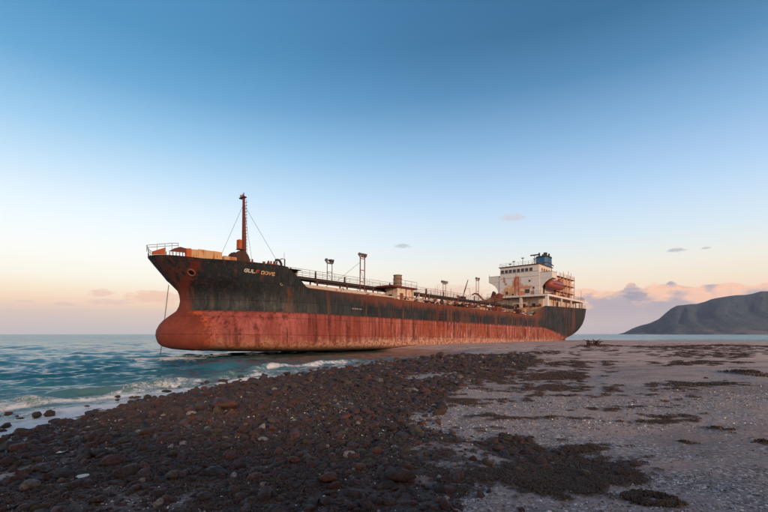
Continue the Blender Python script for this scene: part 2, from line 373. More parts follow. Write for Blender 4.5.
t.put(b.inputs['Base Color'], c); b.inputs['Roughness'].default_value = 0.95
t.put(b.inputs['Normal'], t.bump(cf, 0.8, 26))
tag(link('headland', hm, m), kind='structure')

# ------------------------------------------------------------------ ship frame
th = Vector((386, 430, 0)).normalized(); TRIM = 7 / 577.9
ds = Vector((th.x, th.y, -TRIM)).normalized(); dp = Vector((th.y, -th.x, 0)); dz = dp.cross(ds)
if dz.z < 0: dz = -dz
SO = Vector((-0.544 * 44, 44, 0.45))
ship = bpy.data.objects.new('tanker_ship', None); COL.objects.link(ship)
M4 = Matrix((ds, -dp, dz)).transposed().to_4x4(); M4.translation = SO
ship.matrix_world = M4
tag(ship, 'rusty stranded oil tanker with black and red hull aground on the beach', 'ship')

class MB:
    """collects shapes in ship coordinates (s aft from the bow, p to port, z up)"""
    def __init__(s): s.v = []; s.f = []
    def add(s, vs, fs):
        n = len(s.v); s.v += [(a, -b_, c_) for a, b_, c_ in vs]; s.f += [tuple(i + n for i in f) for f in fs]; return s
    def box(s, s0, s1, p0, p1, z0, z1):
        vs = [(a, b_, c_) for c_ in (z0, z1) for a, b_ in ((s0, p0), (s1, p0), (s1, p1), (s0, p1))]
        return s.add(vs, [(0, 1, 2, 3), (4, 5, 6, 7), (0, 1, 5, 4), (1, 2, 6, 5), (2, 3, 7, 6), (3, 0, 4, 7)])
    def tube(s, pts, r, n=6, cap=True):
        pts = [Vector(p) for p in pts]; rs_ = r if hasattr(r, '__len__') else [r] * len(pts)
        vs = []; fs = []
        for i, p in enumerate(pts):
            dr = (pts[min(i + 1, len(pts) - 1)] - pts[max(i - 1, 0)]).normalized()
            up = Vector((0, 0, 1)) if abs(dr.z) < 0.9 else Vector((1, 0, 0))
            a = dr.cross(up).normalized(); b_ = dr.cross(a)
            for k in range(n):
                an = 2 * math.pi * k / n; q = p + (a * math.cos(an) + b_ * math.sin(an)) * rs_[i]; vs.append(tuple(q))
        for i in range(len(pts) - 1):
            for k in range(n):
                k2 = (k + 1) % n; fs.append((i * n + k, i * n + k2, (i + 1) * n + k2, (i + 1) * n + k))
        if cap: fs.append(tuple(range(n))); fs.append(tuple((len(pts) - 1) * n + k for k in range(n)))
        return s.add(vs, fs)
    def prism(s, poly, axis, a, b_):   # poly of 2-D points extruded along an axis ('s','p','z')
        n = len(poly)
        def mk(q, h):
            return {'s': (h, q[0], q[1]), 'p': (q[0], h, q[1]), 'z': (q[0], q[1], h)}[axis]
        vs = [mk(q, a) for q in poly] + [mk(q, b_) for q in poly]
        fs = [tuple(range(n)), tuple(range(n, 2 * n))] + [(i, (i + 1) % n, n + (i + 1) % n, n + i) for i in range(n)]
        return s.add(vs, fs)
    def torus(s, c, R, r, ax=(0, 1, 0), n=14, k=6, sx=1.0):
        c = Vector(c); ax = Vector(ax).normalized(); up = Vector((0, 0, 1)) if abs(ax.z) < 0.9 else Vector((1, 0, 0))
        a = ax.cross(up).normalized(); b_ = a.cross(ax); vs = []; fs = []
        for i in range(n):
            an = 2 * math.pi * i / n; d_ = a * math.cos(an) * sx + b_ * math.sin(an)
            for j in range(k):
                bn_ = 2 * math.pi * j / k; vs.append(tuple(c + d_ * (R + r * math.cos(bn_)) + ax * r * math.sin(bn_)))
        for i in range(n):
            for j in range(k):
                fs.append((i * k + j, ((i + 1) % n) * k + j, ((i + 1) % n) * k + (j + 1) % k, i * k + (j + 1) % k))
        return s.add(vs, fs)
    def build(s, name, mat, parent=ship, smooth=False, bevel=0):
        me = bpy.data.meshes.new(name); me.from_pydata(s.v, [], s.f)
        bm = bmesh.new(); bm.from_mesh(me); bmesh.ops.recalc_face_normals(bm, faces=bm.faces)
        bm.to_mesh(me); bm.free()
        if smooth:
            for p in me.polygons: p.use_smooth = True
        o = link(name, me, mat, parent)
        if bevel:
            md = o.modifiers.new('bevel', 'BEVEL'); md.width = bevel; md.segments = 1; md.limit_method = 'ANGLE'
        return o

# ---- ship materials (object coordinates = ship coordinates: x aft, y = -port, z up)
def streaks(t, P, a, zsc=0.12, k=1.0):
    X_, Y_, Z_ = t.sep(P)
    return t.noise(t.vec(t.m('MULTIPLY', X_, k), t.m('MULTIPLY', Y_, k), t.m('MULTIPLY', Z_, zsc)), a, 6, 0.62)
def mat_hull():
    m, t, b = new_mat('hull_paint'); P = t.tc('Object'); X_, Y_, Z_ = t.sep(P)
    st1 = streaks(t, P, 1.6, 0.07); st2 = streaks(t, P, 0.5, 0.12); st3 = streaks(t, P, 4.5, 0.05)
    blot = t.noise(P, 0.55, 7, 0.66); fine = t.noise(P, 3.2, 7, 0.7); hz = t.noise(t.vec(t.m('MULTIPLY', X_, 0.12), 0, Z_), 2.4, 5, 0.65)
    aft = t.ss(X_, 14, 50)
    # black topsides
    black = t.mix(t.ss(blot, 0.3, 0.7), lin((16, 19, 23)), lin((36, 42, 48)))
    black = t.mix(t.m('MULTIPLY', t.ss(st3, 0.52, 0.72), 0.35), black, lin((92, 90, 84)))
    rustc = t.mix(fine, lin((74, 34, 22)), lin((128, 66, 40)))
    nearb = t.m('ADD', t.m('MULTIPLY', t.ss(X_, 4.5, 1.5), 0.09), t.m('MULTIPLY', aft, 0.05))
    rk = t.ss(t.m('ADD', t.m('ADD', t.m('MULTIPLY', st1, 0.65), t.m('MULTIPLY', st2, 0.4)), nearb), 0.57, 0.68)
    black = t.mix(t.m('MULTIPLY', rk, t.ss(X_, 3, 30, 0.5, 0.85)), black, rustc)
    # pale scuffing just above the boot top, forward
    pale = t.m('MULTIPLY', t.m('MULTIPLY', t.ss(Z_, 6.6, 4.6), t.ss(st1, 0.38, 0.62)), t.ss(X_, 34, 6, 0.12, 0.75))
    black = t.mix(t.m('MULTIPLY', pale, 0.38), black, lin((96, 94, 86)))
    # rusted sheer strake
    tz = t.m('SUBTRACT', 6.95, Z_)
    sheer = t.m('MULTIPLY', t.m('MULTIPLY', t.ss(t.m('ADD', tz, t.m('MULTIPLY', t.m('SUBTRACT', st1, 0.5), 3.2)), 1.15, 0.1), t.ss(X_, 13, 30)), t.ss(X_, 84, 76))
    black = t.mix(t.m('MULTIPLY', sheer, 0.92), black, t.mix(fine, lin((78, 38, 28)), lin((132, 70, 50))))
    # red bottom paint
    red = t.mix(t.ss(st2, 0.35, 0.65), lin((120, 50, 46)), lin((158, 84, 80)))
    red = t.mix(t.m('MULTIPLY', t.ss(st1, 0.5, 0.68), 0.65), red, lin((112, 32, 22)))
    red = t.mix(t.m('MULTIPLY', t.ss(t.m('ADD', st3, t.m('MULTIPLY', aft, 0.06)), 0.50, 0.64), t.m('ADD', 0.35, t.m('MULTIPLY', aft, 0.4))), red, lin((126, 48, 28)))
    red = t.mix(t.m('MULTIPLY', t.m('MULTIPLY', t.ss(st3, 0.47, 0.36), aft), 0.6), red, lin((178, 128, 116)))
    red = t.mix(t.m('MULTIPLY', t.ss(t.m('ADD', st1, t.m('MULTIPLY', fine, 0.4)), 0.72, 0.84), 0.8), red, lin((74, 28, 20)))
    red = t.mix(t.m('MULTIPLY', t.ss(hz, 0.56, 0.66), 0.3), red, lin((104, 46, 38)))
    red = t.mix(t.m('MULTIPLY', t.ss(t.m('ADD', t.m('MULTIPLY', st3, 0.5), t.m('MULTIPLY', blot, 0.5)), 0.46, 0.58), t.ss(X_, 8, 45, 0.15, 0.75)), red, t.mix(fine, lin((104, 46, 28)), lin((168, 88, 52))))
    red = t.mix(t.m('MULTIPLY', t.ss(t.noise(P, 0.8, 6, 0.7), 0.56, 0.66), t.ss(X_, 20, 60, 0.1, 0.6)), red, lin((196, 132, 120)))
    hzs = t.noise(t.vec(t.m('MULTIPLY', X_, 0.35), t.m('MULTIPLY', Y_, 0.35), t.m('MULTIPLY', Z_, 3.2)), 1.7, 6, 0.7)
    red = t.mix(t.m('MULTIPLY', t.m('MULTIPLY', t.ss(hzs, 0.50, 0.60), t.ss(Z_, 3.6, 1.6)), 0.75), red, t.mix(fine, lin((84, 40, 28)), lin((140, 70, 42))))
    sA = streaks(t, P, 2.6, 0.05); sB = streaks(t, P, 3.4, 0.09)
    red = t.mix(t.m('MULTIPLY', t.ss(sA, 0.53, 0.60), t.ss(X_, 12, 40, 0.3, 0.95)), red, lin((80, 30, 20)))
    red = t.mix(t.m('MULTIPLY', t.ss(sB, 0.55, 0.62), t.ss(X_, 18, 50, 0.08, 0.8)), red, lin((200, 152, 140)))
    sD = t.ss(t.m('ADD', streaks(t, P, 0.55, 0.2), t.m('MULTIPLY', t.m('SUBTRACT', fine, 0.5), 0.5)), 0.53, 0.59)
    red = t.mix(t.m('MULTIPLY', sD, t.ss(X_, 15, 40, 0.2, 0.8)), red, t.mix(fine, lin((96, 36, 18)), lin((160, 74, 34))))
    # scale and salt toward the bottom
    sc = t.m('ADD', t.m('SUBTRACT', Z_, t.m('MULTIPLY', hz, 1.2)), t.m('MULTIPLY', t.m('SUBTRACT', st1, 0.5), 2.8))
    low = t.ss(t.m('SUBTRACT', sc, t.ss(X_, 8, 36, -0.45, 0.15)), 1.4, 0.35)
    lowc = t.mix(t.ss(fine, 0.38, 0.62), lin((118, 66, 48)), t.mix(t.ss(X_, 6, 30), lin((176, 128, 100)), lin((212, 172, 154))))
    red = t.mix(t.m('MULTIPLY', low, 0.85), red, lowc)
    red = t.mix(t.m('MULTIPLY', t.m('MULTIPLY', t.ss(fine, 0.56, 0.62), t.ss(Z_, 2.4, 1.7)), 0.55), red, lin((120, 52, 30)))
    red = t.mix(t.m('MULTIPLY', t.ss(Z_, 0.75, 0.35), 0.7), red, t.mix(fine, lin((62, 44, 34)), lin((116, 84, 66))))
    # raw orange bulb and stem
    ob = t.ss(t.m('ADD', X_, t.m('MULTIPLY', t.m('SUBTRACT', blot, 0.5), 3.5)), 4.9, 3.2)
    red = t.mix(t.m('MULTIPLY', ob, 0.9), red, t.mix(t.ss(t.m('ADD', t.m('MULTIPLY', fine, 0.6), t.m('MULTIPLY', blot, 0.5)), 0.50, 0.60), lin((186, 88, 44)), lin((82, 34, 24))))
    edge = t.m('ADD', Z_, t.m('MULTIPLY', t.m('SUBTRACT', st3, 0.5), t.ss(X_, 20, 60, 0.24, 1.5)))
    edge = t.m('ADD', edge, t.m('MULTIPLY', t.ss(X_, 80, 98), t.m('ADD', 1.3, t.m('MULTIPLY', blot, 2.4))))
    c = t.mix(t.ss(edge, 4.30, t.ss(X_, 84, 96, 4.40, 5.4)), red, black)
    line = t.m('MULTIPLY', t.ss(Z_, 4.18, 4.26), t.ss(Z_, 4.46, 4.38)); c = t.mix(t.m('MULTIPLY', line, 0.45), c, lin((58, 26, 20)))
    stem = t.m('MULTIPLY', t.ss(t.m('ADD', X_, t.m('MULTIPLY', t.m('SUBTRACT', st1, 0.5), 2.0)), 3.9, 3.2), t.ss(Z_, 7.0, 4.6))
    c = t.mix(t.m('MULTIPLY', stem, 0.85), c, t.mix(fine, lin((78, 32, 24)), lin((136, 60, 38))))
    hwx = t.m('ABSOLUTE', t.m('SUBTRACT', X_, t.m('ADD', 2.75, t.m('MULTIPLY', t.m('SUBTRACT', st3, 0.5), 1.2))))
    c = t.mix(t.m('MULTIPLY', t.m('MULTIPLY', t.ss(hwx, 0.55, 0.2), t.ss(Z_, 9.6, 9.0)), t.m('MULTIPLY', t.ss(Z_, 3.2, 5.0), 0.8)), c, lin((96, 40, 32)))
    br = t.n.new('ShaderNodeTexBrick'); t.put(br.inputs['Vector'], t.vec(X_, Z_, 0)); br.inputs['Scale'].default_value = 1.0
    br.inputs['Brick Width'].default_value = 7.5; br.inputs['Row Height'].default_value = 1.85; br.inputs['Mortar Size'].default_value = 0.03; br.inputs['Mortar Smooth'].default_value = 0.6
    c = t.mix(t.m('MULTIPLY', br.outputs['Fac'], 0.15), c, lin((52, 30, 24)))
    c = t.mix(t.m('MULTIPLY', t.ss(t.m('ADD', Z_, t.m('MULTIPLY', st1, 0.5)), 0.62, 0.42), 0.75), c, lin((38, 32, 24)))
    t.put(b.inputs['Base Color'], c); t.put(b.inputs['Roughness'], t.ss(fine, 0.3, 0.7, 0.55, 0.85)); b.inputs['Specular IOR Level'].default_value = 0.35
    # plating: seams and hungry-horse frames
    fr = t.m('ABSOLUTE', t.m('SINE', t.m('MULTIPLY', X_, math.pi / 0.8))); fr = t.m('POWER', fr, 0.6)
    hh_ = t.m('ADD', t.m('MULTIPLY', fr, -0.022), t.m('MULTIPLY', br.outputs['Fac'], 0.035)); hh_ = t.m('ADD', hh_, t.m('MULTIPLY', blot, 0.10)); hh_ = t.m('ADD', hh_, t.m('MULTIPLY', fine, 0.012))
    t.put(b.inputs['Normal'], t.bump(hh_, 1.0, 1.0))
    return m
def mat_rusty(name, base, base2, rust=(120, 58, 34), amt=0.5, sc=1.2, rough=0.7, spots=None):
    m, t, b = new_mat(name); P = t.tc('Object')
    n = t.noise(P, sc, 7, 0.66); s_ = streaks(t, P, 2.2, 0.14); f = t.noise(P, sc * 6, 6, 0.7)
    c = t.mix(n, lin(base), lin(base2))
    rc = t.mix(f, lin(rust), lin(tuple(min(255, v * 1.45) for v in rust)))
    thr = 0.70 - 0.30 * amt
    mask = t.ss(t.m('ADD', t.m('MULTIPLY', n, 0.5), t.m('MULTIPLY', s_, 0.5)), thr, thr + 0.07)
    c = t.mix(t.m('MULTIPLY', mask, 0.9), c, rc)
    if spots:
        X_, Y_, Z_ = t.sep(P)
        for (s0, p0, z0, rs0, rp, rz, colr) in spots:
            u = t.m('DIVIDE', t.m('ADD', Y_, p0), rp); v = t.m('DIVIDE', t.m('SUBTRACT', Z_, z0), rz); q = t.m('DIVIDE', t.m('SUBTRACT', X_, s0), rs0)
            d_ = t.m('ADD', t.m('ADD', t.m('MULTIPLY', u, u), t.m('MULTIPLY', v, v)), t.m('MULTIPLY', q, q))
            d_ = t.m('ADD', d_, t.m('MULTIPLY', t.m('SUBTRACT', t.noise(P, 1.3, 5, 0.7), 0.5), 3.4)); d_ = t.m('ADD', d_, t.m('MULTIPLY', t.m('SUBTRACT', s_, 0.5), 2.0))
            c = t.mix(t.m('MULTIPLY', t.ss(d_, 1.2, 0.3), 0.9), c, lin(colr))
    t.put(b.inputs['Base Color'], c); b.inputs['Roughness'].default_value = rough
    t.put(b.inputs['Normal'], t.bump(f, 0.4, 0.02))
    return m
H_ = mat_hull()
WH = mat_rusty('white_paint_weathered', (196, 188, 182), (220, 212, 206), (150, 84, 48), 0.44, 0.9, 0.6,
     [(86.5, -0.6, 15.4, 3, 1.3, 2.3, (172, 92, 44)), (86.5, -2.4, 13.6, 3, 2.0, 1.9, (196, 132, 80)), (86.5, 1.6, 14.6, 3, 2.0, 0.6, (186, 110, 60)), (86.5, 0.9, 12.6, 3, 1.0, 1.5, (200, 128, 62)), (86.5, 3.6, 13.2, 2, 0.5, 1.2, (150, 96, 66)), (86.5, -3.9, 16.6, 2, 0.4, 1.0, (160, 120, 92)), (90, 5.3, 18.2, 2.4, 0.6, 0.7, (168, 96, 56))])
WR = mat_rusty('white_paint_rusting', (190, 170, 150), (214, 200, 186), (150, 74, 40), 0.62, 1.6)
PK = mat_rusty('casing_paint_rusting', (200, 156, 132), (222, 184, 160), (150, 76, 48), 0.45, 1.1)
RU = mat_rusty('rusted_steel', (96, 44, 30), (140, 74, 50), (64, 30, 22), 0.5, 2.0, 0.85)
RD = mat_rusty('dark_rusted_steel', (48, 30, 26), (82, 48, 38), (110, 56, 36), 0.35, 2.0, 0.85)
TN = mat_rusty('tan_bulwark_paint', (176, 134, 96), (196, 158, 118), (128, 68, 38), 0.6, 1.4, 0.8)
OR = mat_rusty('orange_rusted_plate', (160, 74, 38), (188, 96, 54), (110, 44, 28), 0.5, 2.4, 0.85)
MA = mat_rusty('maroon_rusted_plate', (84, 36, 32), (112, 54, 46), (90, 34, 26), 0.5, 2.4, 0.85)
DK = mat_rusty('dark_deck_steel', (34, 30, 30), (60, 50, 46), (92, 48, 34), 0.4, 2.0, 0.8)
PP = mat_rusty('pale_pipe_paint', (168, 150, 140), (200, 184, 174), (140, 74, 52), 0.55, 1.5, 0.6)
BL = mat_rusty('blue_funnel_paint', (22, 76, 112), (40, 104, 140), (60, 56, 54), 0.42, 0.8, 0.6)
LB = mat_rusty('red_lifeboat_fibreglass', (132, 62, 56), (160, 88, 80), (92, 42, 34), 0.55, 1.0, 0.5)
GR = mat_rusty('grey_painted_steel', (120, 112, 106), (150, 140, 132), (120, 66, 44), 0.45, 2.0, 0.7)
TK = mat_rusty('brown_tank_paint', (112, 90, 74), (140, 116, 98), (100, 56, 38), 0.5, 2.0, 0.8)
m, t, b = new_mat('dark_window_glass'); b.inputs['Base Color'].default_value = lin((16, 20, 24)); b.inputs['Roughness'].default_value = 0.15; GL = m
m, t, b = new_mat('floodlight_glass'); b.inputs['Base Color'].default_value = lin((90, 94, 98)); b.inputs['Roughness'].default_value = 0.2; LG = m
m, t, b = new_mat('worn_white_lettering'); P = t.tc('Object'); c = t.mix(t.ss(t.noise(P, 6, 5, 0.7), 0.45, 0.65), lin((200, 196, 186)), lin((140, 126, 112))); t.put(b.inputs['Base Color'], c); b.inputs['Roughness'].default_value = 0.7; LW = m
m, t, b = new_mat('rust_stained_lettering'); P = t.tc('Object'); c = t.mix(t.ss(t.noise(P, 6, 5, 0.7), 0.4, 0.6), lin((204, 172, 132)), lin((160, 96, 56))); t.put(b.inputs['Base Color'], c); b.inputs['Roughness'].default_value = 0.7; LY = m
m, t, b = new_mat('red_stained_lettering'); b.inputs['Base Color'].default_value = lin((170, 64, 38)); b.inputs['Roughness'].default_value = 0.7; LR = m

# ---- hull form
ZF = [0.0, 0.09, 0.26, 0.48, 0.8, 1.1, 1.93, 2.66, 3.2, 3.63, 4.2, 4.97, 5.7, 6.46, 7.72, 9.8, 10.3]
SF = [5.5, 3.6, 2.0, 1.35, 1.0, 0.85, 0.65, 0.83, 1.2, 1.65, 2.5, 2.9, 2.95, 2.71, 1.47, -0.13, -0.5]
ZA = [0, 1.2, 2, 3, 4, 5, 6, 7, 8, 10.5]
SA = [108.5, 110.5, 112.3, 114.6, 116.4, 117.6, 118.4, 118.8, 119.0, 119.2]
def s_f(z): return float(np.interp(z, ZF, SF))
def s_a(z): return float(np.interp(z, ZA, SA))
HB = 8.25
def fair(tn, n, e):
    tn = min(max(tn, 0), 1); return (1 - (1 - tn) ** n) ** e
def hb(s, z):
    Le = np.interp(z, [0, 2, 4.5, 7, 9.5], [11, 12.5, 14, 14.5, 14.5]); e = np.interp(z, [0, 2, 4.2, 5.5, 7.5, 9.5], [0.62, 0.60, 0.85, 0.85, 0.72, 0.58])
    b1 = fair((s - s_f(z)) / Le, 2.3, e)
    Lr = np.interp(z, ZA, [34, 26, 22, 18, 15.5, 13.5, 12, 10.5, 9.5, 8]); ea = np.interp(z, ZA, [1.3, 1.1, .9, .72, .62, .56, .52, .5, .5, .48])
    b2 = fair((s_a(z) - s) / Lr, 2.3, ea)
    bb = HB * min(b1, b2)
    if z < 1.2: bb -= 1.2 - math.sqrt(max(0, 1.44 - (1.2 - z) ** 2))
    return max(bb, 0)
def ztop(S):
    return float(np.interp(S, [-1, 0, 3, 10.9, 12.2, 13.7, 20, 50, 75.5, 82.0, 90, 112, 120], [9.95, 9.85, 9.45, 9.35, 8.5, 7.2, 7.08, 6.85, 6.75, 9.35, 9.65, 10.35, 10.5]))
St = list(np.concatenate([np.linspace(0, 1, 9) ** 1.6 * 4, np.linspace(4.5, 16, 24), np.linspace(17, 74, 30), np.linspace(75, 92, 20), np.linspace(93, 110, 22), 118 - np.linspace(1, 0, 16) ** 1.8 * 7.2]))
Zr = [0, 0.08, 0.25, 0.5, 0.85, 1.2, 1.7, 2.2, 2.8, 3.3, 3.8, 4.3, 4.8, 5.4, 6.0, 6.5]
vs = []; cols = len(Zr) + 5
for S in St:
    zt = ztop(S)
    for z in Zr + [6.5 + (zt - 6.5) * k / 5 for k in range(1, 6)]:
        s = S + s_f(z) * max(0, 1 - S / 12) + (s_a(z) - 118) * max(0, (S - 84) / 34)
        vs.append((s, hb(s, z) if 0 < S < 118 else 0.0, z))
mb = MB(); n = len(vs)
fs = [(i * cols + j, i * cols + j + 1, (i + 1) * cols + j + 1, (i + 1) * cols + j) for i in range(len(St) - 1) for j in range(cols - 1)]
mb.add(vs, fs); mb.add([(a, -b_, c_) for a, b_, c_ in vs], [f[::-1] for f in fs])
for i in range(len(St) - 1): mb.f.append((i * cols, (i + 1) * cols, n + (i + 1) * cols, n + i * cols))
hull = mb.build('hull', H_, smooth=True)
bm = bmesh.new(); bm.from_mesh(hull.data); bmesh.ops.remove_doubles(bm, verts=bm.verts, dist=0.004); bmesh.ops.recalc_face_normals(bm, faces=bm.faces); bm.to_mesh(hull.data); bm.free()

def deck(name, s0, s1, z, mat, step=1.5, drop=0.0):
    ss_ = list(np.arange(s0, s1, step)) + [s1]
    a = [(s, max(hb(s, z) - 0.06, 0.02), z) for s in ss_]
    mb = MB(); k = len(a); mb.add(a + [(s, -p, z_) for s, p, z_ in a], [(i, i + 1, k + i + 1, k + i) for i in range(k - 1)]); return mb.build(name, mat)
deck('forecastle_deck', 0.3, 13.0, 9.15, RD, 0.6)
deck('main_deck', 12.9, 84.0, 6.62, RU, 2)
deck('poop_deck', 83.9, 118.6, 9.25, DK, 1)
MB().box(12.9, 13.05, -7.2, 7.2, 6.62, 9.15).build('forecastle_bulkhead', WR)
MB().box(83.9, 84.1, -8.1, 8.1, 6.62, 9.3).build('poop_bulkhead', TN)
mb = MB()    # gunwale along the deck edge
for sg in (1, -1):
    mb.tube([(s, sg * (hb(s, ztop(s)) - 0.02), ztop(s) + 0.02) for s in np.linspace(13.8, 75.5, 30)], 0.07, 5)
mb.build('gunwale', RU)
mb = MB()
for sg in (1, -1):
    mb.tube([(s, sg * hb(s, ztop(s)), ztop(s)) for s in np.linspace(83, 118.6, 40)], 0.06, 5)
mb.build('poop_gunwale', DK)

# ---- bow bulwark plates, standing on short stays so daylight shows under the forward ones
def plate(s0, s1, zb0, zt0, zt1, mat, sg=1, lab=None, name='bulwark_plate', arch=0.0):
    k = 6; vs = []
    for i in range(k + 1):
        s = s0 + (s1 - s0) * i / k; zt = zt0 + (zt1 - zt0) * i / k + arch * math.sin(math.pi * i / k); zb = ztop(s) + zb0
        for off_ in (0.0, -0.07):
            for z in (zb, zt):
                vs.append((s, sg * max(hb(max(s, s_f(z) + 0.02), min(zb, 10.2)) + off_, 0.01), z))
    fs = []
    for i in range(k):
        a = i * 4; fs += [(a, a + 4, a + 5, a + 1), (a + 2, a + 3, a + 7, a + 6), (a + 1, a + 5, a + 7, a + 3), (a, a + 2, a + 6, a + 4)]
    fs += [(0, 1, 3, 2), (k * 4, k * 4 + 2, k * 4 + 3, k * 4 + 1)]
    o = MB().add(vs, fs).build(name, mat)
    if lab: o['label'] = lab
    return o
plate(-0.12, 0.55, 0.0, 10.2, 10.5, OR, lab='orange rusted plate at the tip of the bow')
plate(-0.12, 0.55, 0.0, 10.2, 10.4, OR, -1)
xs = [0.75, 1.15, 1.6]; hs = [(10.05, 10.35), (10.35, 10.5), (10.5, 10.35)]
for (a, c_), (h0, h1) in zip([(0.62, 1.0), (1.0, 1.4), (1.4, 1.8)], hs):
    plate(a, c_, 0.3, h0, h1, MA)
for s in (0.6, 0.8, 1.0, 1.2, 1.42, 1.62, 1.82):
    p = hb(s, 9.75); MB().box(s - 0.025, s + 0.025, p - 0.08, p, ztop(s) - 0.02, ztop(s) + 0.32).build('bulwark_stay', MA)
tt = [(1.8, 2.25, 10.4, 10.4), (2.25, 2.75, 10.32, 10.3), (2.75, 3.3, 10.36, 10.3), (3.3, 3.9, 10.28, 10.22), (3.9, 4.6, 10.24, 10.14)]
for i, (a, c_, h0, h1) in enumerate(tt): plate(a, c_ - 0.02, 0.0, h0, h1, TN if i else OR)
for i, (a, c_, h0, h1) in enumerate(tt): plate(a, c_ - 0.02, 0.0, h0 - 0.1, h1 - 0.1, TN, -1)
mb = MB()   # bow pulpit rail
for sg in (1, -1):
    pts = [(-0.5, 0.0, 10.45)]
    for zt in (10.62, 10.86):
        mb.tube([(-0.45, 0, zt)] + [(s, sg * (hb(max(s, 0), 9.8) + 0.02), zt + 0.02 * s) for s in (0.1, 0.5, 0.9, 1.3)], 0.028, 5)
    for s in (0.1, 0.5, 0.9, 1.3):
        p = sg * (hb(s, 9.8)); mb.tube([(s, p, 9.8), (s, p, 10.88)], 0.024, 5)
mb.tube([(-0.45, 0, 10.2), (-0.45, 0, 10.88)], 0.03, 5)
mb.build('bow_rail', GR)

# ---- name, hawse pipes, fairleads, chain
G = {'G': [(1, .85, .8, 1), (.8, 1, .2, 1), (.2, 1, 0, .8), (0, .8, 0, .2), (0, .2, .2, 0), (.2, 0, .8, 0), (.8, 0, 1, .2), (1, .2, 1, .5), (1, .5, .55, .5)],
     'U': [(0, 1, 0, .2), (0, .2, .2, 0), (.2, 0, .8, 0), (.8, 0, 1, .2), (1, .2, 1, 1)], 'L': [(0, 1, 0, 0), (0, 0, 1, 0)],
     'F': [(0, 0, 0, 1), (0, 1, 1, 1), (0, .52, .8, .52)], 'D': [(0, 0, 0, 1), (0, 1, .7, 1), (.7, 1, 1, .75), (1, .75, 1, .25), (1, .25, .7, 0), (.7, 0, 0, 0)],
     'O': [(.2, 0, .8, 0), (.8, 0, 1, .2), (1, .2, 1, .8), (1, .8, .8, 1), (.8, 1, .2, 1), (.2, 1, 0, .8), (0, .8, 0, .2), (0, .2, .2, 0)],
     'V': [(0, 1, .5, 0), (.5, 0, 1, 1)], 'E': [(0, 0, 0, 1), (0, 1, 1, 1), (0, .52, .8, .52), (0, 0, 1, 0)]}
def letter(ch, s0, z0, wd, ht, th_, mat, name='name_letter'):
    mb = MB()
    for (x0, y0, x1, y1) in G[ch]:
        a = Vector((s0 + x0 * wd, z0 + y0 * ht)); c_ = Vector((s0 + x1 * wd, z0 + y1 * ht)); dd = (c_ - a).normalized(); a = a - dd * th_ * 0.45; c_ = c_ + dd * th_ * 0.45
        nn = Vector((-dd.y, dd.x)) * th_ / 2; vs = []
        for q in (a + nn, c_ + nn, c_ - nn, a - nn):
            for oo in (-0.03, 0.022): vs.append((q.x, hb(q.x, min(q.y, 9.4)) + oo, q.y))
        mb.add(vs, [(1, 3, 5, 7), (0, 2, 4, 6), (0, 1, 3, 2), (2, 3, 5, 4), (4, 5, 7, 6), (6, 7, 1, 0)])
    return mb.build(name, mat)
NAME_S0, NAME_S1, NAME_Z = 6.75, 9.85, 8.38
txt = 'GULF DOVE'; adv = (NAME_S1 - NAME_S0) / 8.55; cur = NAME_S0
for i, ch in enumerate(txt):
    if ch == ' ': cur += adv * 0.4; continue
    letter(ch, cur, NAME_Z - 0.02 * i, adv * 0.70, 0.29, 0.072, LW if i < 3 else (LR if i == 3 else LY)); cur += adv

def hawse(s, z, sg, R):
    p = hb(s, z); e = 0.05
    n_ = Vector((-(hb(s + e, z) - hb(s - e, z)) / (2 * e), sg * 1.0, -(hb(s, z + e) - hb(s, z - e)) / (2 * e))).normalized()
    c_ = Vector((s, sg * p, z)) + n_ * 0.03
    o = MB().torus(tuple(c_), R, R * 0.26, tuple(n_), 20, 8).build('hawse_pipe', RU, smooth=True)
    a = n_.cross(Vector((0, 0, 1))).normalized(); b_ = a.cross(n_); mb = MB()
    ring = [tuple(c_ + (a * math.cos(k * 0.349) + b_ * math.sin(k * 0.349)) * R * 0.9) for k in range(18)]
    ring2 = [tuple(c_ - n_ * 0.02 + (a * math.cos(k * 0.349) + b_ * math.sin(k * 0.349)) * R * 0.9) for k in range(18)]
    mb.add(ring + ring2, [tuple(range(18))] + [(k, (k + 1) % 18, 18 + (k + 1) % 18, 18 + k) for k in range(18)]); mb.build('pipe_mouth', GL, o)
    return c_
HS, HZW = 2.75, 8.15
hawse(HS, HZW, 1, 0.36); hc = hawse(HS, HZW - 0.2, -1, 0.36)
mb = MB(); a = Vector(hc) + Vector((0, -0.1, -0.3)); e_ = Vector((-0.1, -3.4, -0.6)); a = Vector((2.92, -3.0, 7.3)); e_ = Vector((2.1, -3.0, -0.8)); N = 70
for i in range(N):
    c_ = a.lerp(e_, i / (N - 1)); mb.torus(tuple(c_), 0.075, 0.022, (1, 0, 0) if i % 2 else (0, 1, 0), 8, 4, 0.65)
mb.build('anchor_chain', DK)['kind'] = 'stuff'

